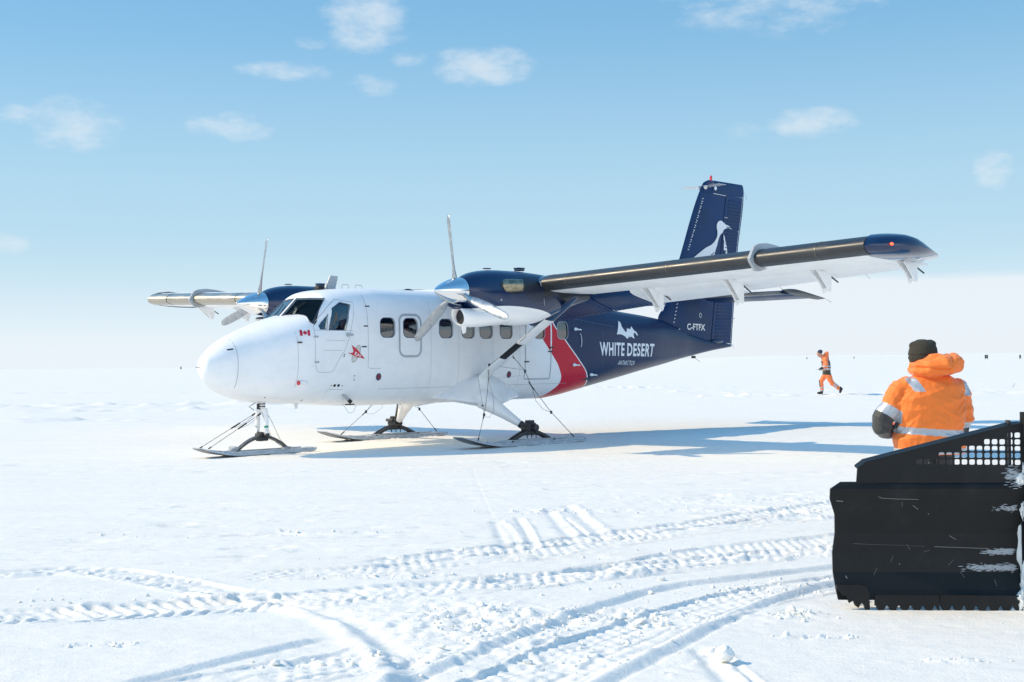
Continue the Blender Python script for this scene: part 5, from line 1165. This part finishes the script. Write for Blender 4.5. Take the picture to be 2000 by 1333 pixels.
def head_mesh(parent, c, fwd, s=1.0, tilt=0.0, skin='skin'):
    """head with nose, brow, eyes, ears and mouth; fwd = facing angle about z (0 = +x)"""
    c = Vector(c); rot = Matrix.Rotation(fwd, 3, 'Z') @ Matrix.Rotation(tilt, 3, 'Y'); T = lambda p: tuple(c + rot @ (Vector(p) * s))
    mb = MB(); mb.ell(T((0, 0, .02)), (.098 * s, .078 * s, .112 * s), rot, 20); mb.ell(T((.03, 0, -.06)), (.066 * s, .058 * s, .065 * s), rot, 14); mb.ell(T((.093, 0, -.012)), (.020 * s, .014 * s, .028 * s), rot, 10)
    mb.ell(T((.080, 0, .035)), (.018 * s, .05 * s, .012 * s), rot, 10); mb.ell(T((.084, 0, -.060)), (.014 * s, .026 * s, .010 * s), rot, 10)
    for q in (1, -1): mb.ell(T((-.005, q * .080, .0)), (.018 * s, .010 * s, .032 * s), rot, 10)
    mb.tube([T((0, 0, -.06)), T((-.01, 0, -.16))], .052 * s, 14); v, nr, f = organic(mb, .006 * s, 2, 'head'); me = bpy.data.meshes.new('head'); me.from_pydata(v.tolist(), [], f); me.polygons.foreach_set('use_smooth', [True] * len(me.polygons))
    h = link('head', me, M[skin], parent); mb = MB()
    for q in (1, -1): mb.ell(T((.082, q * .030, .012)), (.010 * s, .013 * s, .009 * s), rot, 8)
    mb.build('eye', M['black'], h); return h
def hand_mesh(parent, wrist, dirv, palm_n, s=1.0, m='glove', curl=.9):
    w_, d = Vector(wrist), Vector(dirv).normalized(); nrm = Vector(palm_n); nrm = (nrm - d * nrm.dot(d)).normalized(); side = d.cross(nrm); mb = MB()
    mb.ell(w_ + d * .045 * s, (.05 * s, .043 * s, .020 * s), Matrix((d, side, nrm)).transposed(), 12)
    for k, (o, l) in enumerate(((-.030, .068), (-.010, .078), (.010, .074), (.030, .058))):
        p = w_ + d * .085 * s + side * o * s; pts = [p]; a = 0
        for seg in (.45, .32, .23): a += curl * .55; dd = d * math.cos(a) + nrm * math.sin(a); pts.append(pts[-1] + dd * l * seg * s)
        mb.tube(pts, [.0115 * s, .011 * s, .0095 * s, .007 * s], 8)
    p = w_ + d * .03 * s - side * .036 * s; mb.tube([p, p + (d * .6 - side * .6 + nrm * .4).normalized() * .035 * s, p + (d * .9 - side * .25 + nrm * .8).normalized() * .062 * s], [.015 * s, .013 * s, .009 * s], 8)
    v, nr, f = organic(mb, .005 * s, 1, 'hand'); me = bpy.data.meshes.new('gloved_hand'); me.from_pydata(v.tolist(), [], f); me.polygons.foreach_set('use_smooth', [True] * len(me.polygons)); return link('gloved_hand', me, M[m], parent)
def rings_z(mb, rows, n=28, e=2.4):
    """rows: z, cx, cy, half-width, half-depth"""
    mb.loft([[(cx + hw * math.copysign(abs(math.cos(a)) ** (2 / e), math.cos(a)), cy + hd * math.copysign(abs(math.sin(a)) ** (2 / e), math.sin(a)), z) for a in np.linspace(0, 2 * math.pi, n + 1)[:-1]] for z, cx, cy, hw, hd in rows])

# ---- person in the foreground, seen from behind
MX, MY = 3.615, 11.68
man = empty('person', (MX, MY, ground_z(MX, MY)), 0, 'person in orange hooded jacket and olive hat seen from behind, beside the black plough blade', 'person')
mb = MB()
rings_z(mb, [(.738, -.005, .0, .302, .19), (.80, -.005, .0, .305, .19), (.95, -.005, -.01, .298, .185), (1.10, 0, -.02, .300, .19), (1.22, .005, -.025, .300, .185), (1.32, .01, -.02, .275, .16), (1.385, .015, -.01, .20, .13), (1.43, .01, 0, .12, .11)])
LA = [(-.225, -.01, 1.315), (-.315, -.02, 1.19), (-.405, -.02, 1.03), (-.415, -.0, .985), (-.36, .10, .945), (-.25, .22, .93), (-.16, .28, .93)]
RA = [(.245, -.01, 1.30), (.285, -.01, 1.16), (.300, .0, 1.03), (.295, .03, .97), (.25, .14, .945), (.17, .24, .935), (.10, .29, .935)]
mb.tube(LA, [.095, .102, .092, .088, .082, .065, .055], 16); mb.tube(RA, [.095, .088, .080, .076, .075, .06, .05], 16)
mb.ell((-.2, -.01, 1.30), (.11, .11, .10)); mb.ell((.235, -.01, 1.285), (.10, .11, .10))
mb.ell((.01, .0, 1.42), (.135, .125, .10)); jk = organic(mb, .0062, 6, 'j')
v, nr, f = jk
# cloth folds: soft diagonal pulls on the back, tight ones near the arm pits and elbows
def ridge(x, y, z, sx, sy, sz, seed): return 1 - np.abs(2 * vnoise(x / sx + 31, y / sy + 17, z / sz + 5, seed) - 1)
x, y, z = v.T
fold = .018 * (ridge(x + .6 * z, y, z - .25 * x, .30, .5, .11, 3) - .6) + .011 * (ridge(x - .5 * z, y, z + .5 * x, .12, .3, .07, 4) - .6)
pit = np.exp(-(((x + .25) / .09) ** 2 + ((z - 1.10) / .16) ** 2)) + np.exp(-(((x - .24) / .07) ** 2 + ((z - 1.08) / .16) ** 2))
fold += .030 * pit * (ridge(x * 1.0 - .9 * z, y, z, .06, .4, .30, 6) - .55); elb = np.exp(-(((x + .40) / .12) ** 2 + ((z - 1.0) / .12) ** 2)); fold += .010 * elb * (ridge(x, y, z + .5 * x, .3, .3, .035, 8) - .5)
waist = np.exp(-((z - .93) / .03) ** 2) * (np.abs(x) < .34); fold -= .010 * waist
fold += .010 * np.exp(-((z - .80) / .09) ** 2) * (ridge(x + z, y, z - .4 * x, .16, .4, .10, 12) - .5)
v = v + nr * fold[:, None]
fc = np.array([v[list(q)].mean(0) for q in f]); cls = []
def seg_t(P3, a, b): a, b = np.array(a), np.array(b); d = b - a; t = ((P3 - a) @ d) / (d @ d); r = np.linalg.norm(P3 - a - np.clip(t, 0, 1)[:, None] * d, axis=1); return t, r
tl, rl = seg_t(fc, LA[0], LA[2]); tr_, rr_ = seg_t(fc, RA[0], RA[2])
def inpoly(px, pz, poly):
    c = False; n = len(poly)
    for i in range(n):
        a, b = poly[i], poly[(i + 1) % n]
        if (a[1] > pz) != (b[1] > pz) and px < (b[0] - a[0]) * (pz - a[1]) / (b[1] - a[1]) + a[0]: c = not c
    return c
mpx = lambda px, py: ((px - 1815) / 224.5, CAM_H - (py - 703.9) / 224.5)
PL = [mpx(*p) for p in ((1762, 738), (1779, 731), (1796, 762), (1776, 762))]; PR = [mpx(*p) for p in ((1876, 742), (1890, 752), (1889, 773), (1877, 770))]
nrz = lambda i: nr[f[i][0]][2]
armL = fc[:, 0] < -.30; armR = (fc[:, 0] > .235) & (rr_ < .125)
rl2 = np.min([seg_t(fc, LA[q], LA[q + 1])[1] for q in (3, 4, 5)], 0); rr2 = np.min([seg_t(fc, RA[q], RA[q + 1])[1] for q in (3, 4, 5)], 0)
for i, p in enumerate(fc):
    k = 'jacket'; X_, Y_, Z_ = p
    bandz = .925 - .055 * X_ * (1.3)
    onL = (X_ < -.285 - .0 and Z_ < 1.28) or (Y_ > .12 and X_ < -.1 and Z_ < 1.06 and rl[i] < .4 and (Y_ > .18 + .0))
    if (X_ < -.275 and Z_ < 1.2 and tl[i] > .62 and (rl[i] < .135 or Z_ > 1.0) and (Z_ > .86 or X_ < -.312)) or (Y_ > .19 and .84 < Z_ < 1.04 and X_ < 0): k = 'reflective_sleeve_band' if tl[i] < .885 and Y_ < .19 else 'lower_sleeve'
    elif (X_ > .262 and Z_ < 1.12 and Z_ < 1.005 and Z_ > .85) or (Y_ > .19 and .84 < Z_ < 1.04): k = 'reflective_sleeve_band' if Z_ > .955 and Y_ < .19 else 'lower_sleeve'
    elif (rl2[i] < .105 and X_ < 0 and (X_ < -.30 or Y_ > .16 or Z_ < .87 and X_ < -.285)) or (rr2[i] < .10 and X_ > 0 and (X_ > .315 and Z_ < .96 or Y_ > .16)): k = 'lower_sleeve'
    elif abs(Z_ - bandz) < .029: k = 'reflective_waist_band'
    elif Z_ < .785 and abs(nrz(i)) < .6 : k = 'reflective_hem_band'
    elif Y_ < .05 and (inpoly(X_, Z_, PL) or inpoly(X_, Z_, PR)): k = 'reflective_shoulder_patch'
    cls.append(k)
split_build(v, f, cls, {'jacket': M['orange'], 'reflective_sleeve_band': M['reflect'], 'lower_sleeve': M['sleeve'], 'reflective_waist_band': M['reflect'], 'reflective_hem_band': M['reflect'], 'reflective_shoulder_patch': M['reflect']}, man)
# hood lying behind the head: a folded, lopsided roll of cloth
mb = MB(); mb.tube([(-.135, .03, 1.475), (-.115, -.07, 1.465), (-.03, -.14, 1.475), (.09, -.165, 1.50), (.19, -.12, 1.515), (.215, -.01, 1.51), (.16, .06, 1.50)], [.050, .062, .072, .085, .080, .070, .055], 18)
mb.ell((.02, -.10, 1.53), (.13, .075, .065), Matrix.Rotation(R(-8), 3, 'Y')); mb.ell((.17, -.06, 1.535), (.10, .085, .072)); mb.ell((.0, -.05, 1.43), (.14, .11, .055)); mb.ell((-.08, -.04, 1.50), (.08, .08, .05), Matrix.Rotation(R(-25), 3, 'Y'))
v, nr, f = organic(mb, .007, 4, 'h'); x, y, z = v.T
v = v + nr * (.013 * (ridge(x, y, z + .35 * x, .35, .4, .055, 14) - .55) + .008 * (ridge(x + .5 * z, y, z - .3 * x, .09, .2, .09, 15) - .5) - .020 * np.exp(-((z - (1.465 - .10 * (x - .05)) ) / .011) ** 2) * (x < .12) * (y < 0) - .012 * np.exp(-((x - .13 - .3 * (z - 1.5)) / .012) ** 2) * (y < 0))[:, None]
split_build(v, f, ['hood'] * len(f), {'hood': M['orange']}, man)
h = head_mesh(man, (-.03, .04, 1.585), R(100), 1.0, R(8)); h.name = 'head'
mb = MB(); mb.ell((-.038, .03, 1.632), (.119, .128, .094), Matrix.Rotation(R(-4), 3, 'X') @ Matrix.Rotation(R(6), 3, 'Y'), 24); mb.ell((-.11, .03, 1.67), (.05, .06, .036)); mb.ell((.02, .03, 1.685), (.055, .07, .036)); mb.ell((-.06, .03, 1.69), (.05, .07, .036))
rings_z(mb, [(1.49, -.046, .035, .098, .105), (1.535, -.044, .03, .110, .118), (1.56, -.044, .03, .121, .13), (1.60, -.042, .03, .125, .134), (1.64, -.04, .03, .118, .128)], 28, 2.1)
v, nr, f = organic(mb, .006, 2, 'hat'); x, y, z = v.T; v = v + nr * (.005 * (ridge(x, y, z, .07, .07, .2, 22) - .5) - .007 * np.exp(-((z - 1.592 - .05 * x) / .006) ** 2))[:, None]
split_build(v, f, ['knit_hat'] * len(f), {'knit_hat': M['knit']}, man)
# body under the clothes: legs and boots
mb = MB(); rings_z(mb, [(.90, 0, 0, .18, .13), (.76, 0, 0, .20, .14)]);
for q in (1, -1): mb.tube([(q * .10, 0, .82), (q * .125, .02, .48), (q * .14, -.01, .12)], [.115, .085, .075], 16)
v, nr, f = organic(mb, .012, 3, 'b'); split_build(v, f, ['trousers'] * len(f), {'trousers': M['trouser']}, man)
for q in (1, -1): mb = MB(); mb.ell((q * .145, .06, .055), (.052, .145, .055)); mb.tube([(q * .14, -.01, .06), (q * .14, -.01, .26)], [.06, .068], 14); v, nr, f = organic(mb, .010, 2, 'bt'); split_build(v, f, ['boot'] * len(f), {'boot': M['boot_']}, man)
hand_mesh(man, (-.16, .285, .925), (.9, .3, -.05), (0, .3, -1)); hand_mesh(man, (.10, .295, .93), (-.9, .3, -.05), (0, .3, -1))

# ---- person walking in the distance, head bowed
WX_, WY_ = 13.35, 56.9
wk = empty('person', (WX_, WY_, ground_z(WX_, WY_) - .02), 0, 'person in orange work suit walking bent forward across the far snow with a stick', 'person')
WS = .98
def P_(px, py, y=0): return ((px - 1620) / 45.9 * WS, y, (777.5 - py) / 45.9 * WS)
mb = MB(); mb.tube([P_(1617, 741), P_(1617, 730), P_(1616.5, 720), P_(1614, 710), P_(1610.5, 705)], [.165, .17, .19, .17, .09], 18)
mb.ell(P_(1616, 704), (.13, .12, .10)); mb.ell(P_(1613.5, 709, -.17), (.11, .09, .10)); mb.ell(P_(1613.5, 709, .17), (.11, .09, .10))
for q in (-1, 1): mb.tube([P_(1613.5, 708, q * .20), P_(1614.5, 719, q * .24), P_(1609, 726.5, q * .16)], [.085, .075, .05], 12)
mb.tube([P_(1615, 741, .08), P_(1607, 752, .10), P_(1608.5, 772, .10)], [.13, .095, .078], 14); mb.tube([P_(1619, 740, -.08), P_(1626, 756, -.10), P_(1641, 767.5, -.10)], [.135, .10, .075], 14)
v, nr, f = organic(mb, .016, 4, 'w'); x, y, z = v.T; v = v + nr * (.022 * (ridge(x, y, z, .25, .3, .09, 5) - .55))[:, None]
fc = np.array([v[list(q)].mean(0) for q in f]); cls = []
for X_, Y_, Z_ in fc:
    px, py = X_ / WS * 45.9 + 1620, 777.5 - Z_ / WS * 45.9; k = 'jacket'
    if py > 739.5:
        k = 'trousers'
        if px < 1613 and 764 < py < 774 and not (767 < py < 770): k = 'reflective_leg_band'
        if px > 1629 and 1.0 < ((px - 1629) * .8 + (py - 757) * .5) < 8 and not (3.6 < ((px - 1629) * .8 + (py - 757) * .5) < 5.0): k = 'reflective_leg_band'
        if px < 1607.5 and py < 764 and px < 1603.5 + (py - 748) * .12: k = 'dark_panel'
    elif py > 731: k = 'jacket_skirt'
    elif (721.5 < py < 724) or (727 < py < 730): k = 'reflective_band' if abs(Y_) < .5 else 'jacket'
    elif (px > 1618.5 and 706 < py) or (px < 1608.5 and py > 712): k = 'dark_panel'
    cls.append(k)
split_build(v, f, cls, {'jacket': M['orange2'], 'trousers': M['orange2'], 'reflective_leg_band': M['reflect'], 'dark_panel': M['greyvest'], 'jacket_skirt': cloth('dark_olive_cloth', (.05, .05, .035)), 'reflective_band': M['reflect']}, wk)
mb = MB(); mb.ell(P_(1617, 699.5), (.11, .11, .10)); mb.ell(P_(1618, 696), (.07, .07, .06)); mb.ell(P_(1612, 703), (.12, .10, .08)); v, nr, f = organic(mb, .014, 2, 'hd'); split_build(v, f, ['hood'] * len(f), {'hood': M['orange2']}, wk)
head_mesh(wk, P_(1603.8, 698.5), R(180), 1.12, R(32)); mb = MB(); mb.ell(P_(1604.2, 694.6), (.125, .105, .095), Matrix.Rotation(R(-30), 3, 'Y')); mb.build('knit_hat', M['navyknit'], wk, 180)
for (a, b, c) in ((P_(1608.5, 769, .10), P_(1607.5, 775.5, .10), P_(1599, 776, .10)), (P_(1641, 765, -.10), P_(1644.5, 768, -.10), P_(1641.5, 776, -.10))):
    mb = MB(); mb.tube([a, b, Vector(b).lerp(Vector(c), .6), c], [.07, .075, .055, .035], 12); v, nr, f = organic(mb, .012, 2, 'bt'); split_build(v, f, ['boot'] * len(f), {'boot': M['boot_']}, wk)
for q in (-1, 1): hand_mesh(wk, P_(1609.2, 726.3, q * .16), (-.8, 0, -.5), (0, -q, 0), 1.1)
for o in wk.children:
    if o.name.startswith('gloved'): o.data.materials.clear(); o.data.materials.append(M['black'])
stick = MB(); stick.tube([(0, 0, 0), (.42, 0, -.01)], .012, 6); so = stick.build('walking_stick', M['grey'], None); a = P_(1595, 729.3, -.2); so.location = (WX_ + a[0], WY_ + a[1], wk.location.z + a[2]); tag(so, 'thin grey stick held out by the walking person in orange', 'stick')

# ---- pilots behind the glass
def to_world(x, y, z): c, s = math.cos(ATH), math.sin(ATH); return (AX + c * x + s * y, AY + s * x - c * y, z)
for yy, lab in ((.36, 'pilot in dark jacket and headset behind the side window nearest the camera'), (-.36, 'pilot in dark jacket and headset in the far cockpit seat')):
    po = empty('person', to_world(2.72, yy, 1.72), ATH, lab, 'person'); mb = MB()
    rings_z(mb, [(-.02, .08, 0, .14, .17), (.20, .10, 0, .12, .17), (.40, .10, 0, .11, .19), (.48, .10, 0, .07, .10)], 20)
    for q in (1, -1): mb.tube([(.10, q * .19, .40), (-.08, q * .24, .22), (-.34, q * .13, .36)], [.06, .052, .04], 12); mb.tube([(.08, q * .10, .02), (-.32, q * .12, .02), (-.42, q * .12, -.35)], [.085, .07, .05], 12)
    v, nr, f = organic(mb, .012, 3, 'p'); split_build(v, f, ['flight_jacket'] * len(f), {'flight_jacket': M['sleeve']}, po)
    head_mesh(po, (.07, 0, .60), math.pi, .98)
    mb = MB(); mb.tube([(.07 + .0 * a, .098 * math.cos(a), .61 + .115 * math.sin(a)) for a in np.linspace(0, math.pi, 12)], .012, 8)
    for q in (1, -1): mb.ell((.07, q * .095, .60), (.035, .022, .04), n=12)
    mb.build('headset', M['grey'], po)
    for q in (1, -1): hand_mesh(po, (-.34, q * .13, .36), (-.9, 0, .2), (0, -q, 0), 1.0, 'skin')

# ================================================================== MARKERS, SNOW CHUNKS
def marker(px, d, w_, h_, label, kind):
    x = wx(px, d); o = empty('runway_marker', (x, d, ground_z(x, d)), 0, label, 'runway marker', 'runway markers')
    mb = MB()
    if kind == 'board':
        mb.box((0, 0, h_ * .62), (w_, .12, h_ * .72), bev=.02); mb.build('board', M['black'], o)
        mb = MB(); mb.box((0, -.075, h_ * .55), (w_ * .45, .03, h_ * .12)); mb.box((0, -.075, h_ * .78), (w_ * .45, .03, h_ * .10)); mb.build('pale_slot', M['grey'], o)
        mb = MB()
        for q in (1, -1): mb.tube([(q * w_ * .35, 0, -.05), (q * w_ * .35, 0, h_ * .3)], .04, 8)
        mb.build('leg', M['black'], o)
    else:
        mb.tube([(0, 0, -.05), (0, 0, h_)], .05, 8); mb.build('post', M['black'], o); mb = MB(); mb.box((w_ * .4, 0, h_ * .72), (w_, .06, h_ * .5), bev=.02); mb.build('flag', M['dark'], o)
marker(1926, 400, .95, 1.45, 'largest dark board marker on the far snow, right of the person seen from behind', 'board')
marker(1992, 400, .50, 1.35, 'narrow dark marker on the far snow at the right edge of the picture', 'board')
marker(1575, 520, .35, 1.0, 'tiny dark flag marker on the far snow left of the walking person', 'flag')
marker(1667, 520, .35, 1.0, 'tiny dark flag marker on the far snow between the two people in orange', 'flag')
marker(353, 800, .7, 1.9, 'small dark board marker on the horizon left of the aeroplane nose', 'board')
x = wx(1977, 70); mb = MB(); mb.tube([(0, 0, -.02), (.04, 0, .14), (.10, 0, .24)], .018, 6); so = mb.build('bent_stake', M['grey'], None); so.location = (x, 70, ground_z(x, 70)); tag(so, 'short bent grey stake in the snow right of the orange-jacketed person', 'stake')
sx, sy = 1.065, 6.86; vv, ff = lump((0, 0, .040), (.047, .047, .042), 77, amp=.16); mb = MB(); mb.add(vv, ff); sb = mb.build('snow_chunk', M['softsnow'], None, 180); sb.location = (sx, sy, ground_z(sx, sy)); tag(sb, 'round lump of snow lying loose in front of the blade', 'snow lump')
# small loose crumbs beside the tracks
mb = MB(); ico = bmesh.new(); bmesh.ops.create_icosphere(ico, subdivisions=1, radius=1); iv = np.array([q.co[:] for q in ico.verts]); if_ = [[q.index for q in x_.verts] for x_ in ico.faces]; ico.free(); rs = np.random.default_rng(5)
spots = [(-.2, 8.1, .35, .42, 150), (.62, 8.15, .5, .22, 170), (-.1, 7.0, .8, .25, 60), (-2.3, 7.5, .22, .06, 26), (1.70, 8.2, .12, .10, 40), (1.72, 7.5, .16, .04, 22), (2.2, 6.87, .22, .04, 20), (.3, 7.6, .5, .45, 120), (1.6, 9.0, .7, .3, 90), (-.9, 6.95, .35, .08, 40), (-1.9, 12.4, 1.3, .12, 50), (.4, 13.9, .6, .2, 60), (3.4, 14.5, 1.6, .5, 110), (-.9, 9.9, .8, .12, 60), (2.6, 10.9, 1.6, .25, 90), (1.5, 9.3, 1.0, .2, 90), (-3, 8.9, 1.0, .15, 60), (0, 9.1, 4, 2, 60)]
pts = np.array([(rs.normal(a, c / 1.5), rs.normal(b, d / 1.5)) for a, b, c, d, n_ in spots for _ in range(n_)]); hz = height(pts[:, :1], pts[:, 1:2])[:, 0]
for (a, b), hgt in zip(pts, hz):
    s_ = .0062 * math.exp(rs.normal(0, .55)); vv = iv * (1 + .35 * rs.uniform(-1, 1, (len(iv), 1))) * s_ * np.array([1.15, 1.1, .8]); vv = vv + np.array([a, b, hgt + s_ * .4]); mb.add(vv.tolist(), if_)
cr = mb.build('snow_crumbs', M['softsnow'], None, 60); tag(cr, 'loose snow crumbs scattered along the vehicle tracks', 'snow crumbs', kind='stuff')
print('objects', len(bpy.data.objects))

# ---------- every separate piece is an object of its own
def separate(o, gap):
    me = o.data; n = len(me.vertices); par = list(range(n))
    def find(a):
        while par[a] != a: par[a] = par[par[a]]; a = par[a]
        return a
    for e in me.edges:
        a, b = find(e.vertices[0]), find(e.vertices[1])
        if a != b: par[a] = b
    root = [find(i) for i in range(n)]; co_ = [v.co for v in me.vertices]; isl = {}
    for i, r in enumerate(root): isl.setdefault(r, []).append(i)
    keys = list(isl); bb = {k: (np.min([co_[i] for i in isl[k]], 0), np.max([co_[i] for i in isl[k]], 0)) for k in keys}; g = {k: k for k in keys}
    def f2(k):
        while g[k] != k: k = g[k]
        return k
    for i, a in enumerate(keys):
        for b in keys[i + 1:]:
            if np.all(bb[a][0] - gap <= bb[b][1]) and np.all(bb[b][0] - gap <= bb[a][1]): g[f2(a)] = f2(b)
    grp = {}
    for k in keys: grp.setdefault(f2(k), []).extend(isl[k])
    if len(grp) < 2: return
    mats_ = list(me.materials); polys = [tuple(p.vertices) for p in me.polygons]; base = o.name.split('.')[0]; first = True
    for verts in grp.values():
        sv = sorted(verts); mp = {q: j for j, q in enumerate(sv)}; m2 = bpy.data.meshes.new(base); m2.from_pydata([co_[q][:] for q in sv], [], [tuple(mp[q] for q in p) for p in polys if p[0] in mp])
        m2.polygons.foreach_set('use_smooth', [True] * len(m2.polygons)); m2.set_sharp_from_angle(angle=R(40))
        for x_ in mats_: m2.materials.append(x_)
        if first: o.data = m2; first = False
        else:
            c_ = bpy.data.objects.new(base, m2); C.objects.link(c_); c_.parent = o.parent; c_.location = o.location
GAPS = dict(turnbuckle=.08, reflective_shoulder_patch=.03, reflective_sleeve_band=.03, reflective_leg_band=.02, panel_seam=.03, door_latch=.05, boot_joint_strip=.1, spring_shoe=.1, dark_placard=.01, static_wick=.05, hinge=.05, hinge_fitting=.05, trim_tab_line=.2,
            seam_strip=.1, eye=.01, maple_leaf_flag=.08, bird_emblem=.0, feather_line=.05, cowl_latch=.05, rear_rib=.05, scratch_mark=.01, stuck_snow=.0, cable_shackle=.05, leg=.1, pale_slot=.02, filler_cap=.05, lower_sleeve=.03, dark_panel=.03, leg_clamp=.1, control_yoke=.05)
for o in list(bpy.data.objects):
    if o.type == 'MESH' and o.name.split('.')[0] in GAPS and len(o.data.vertices) < 20000: separate(o, GAPS[o.name.split('.')[0]])
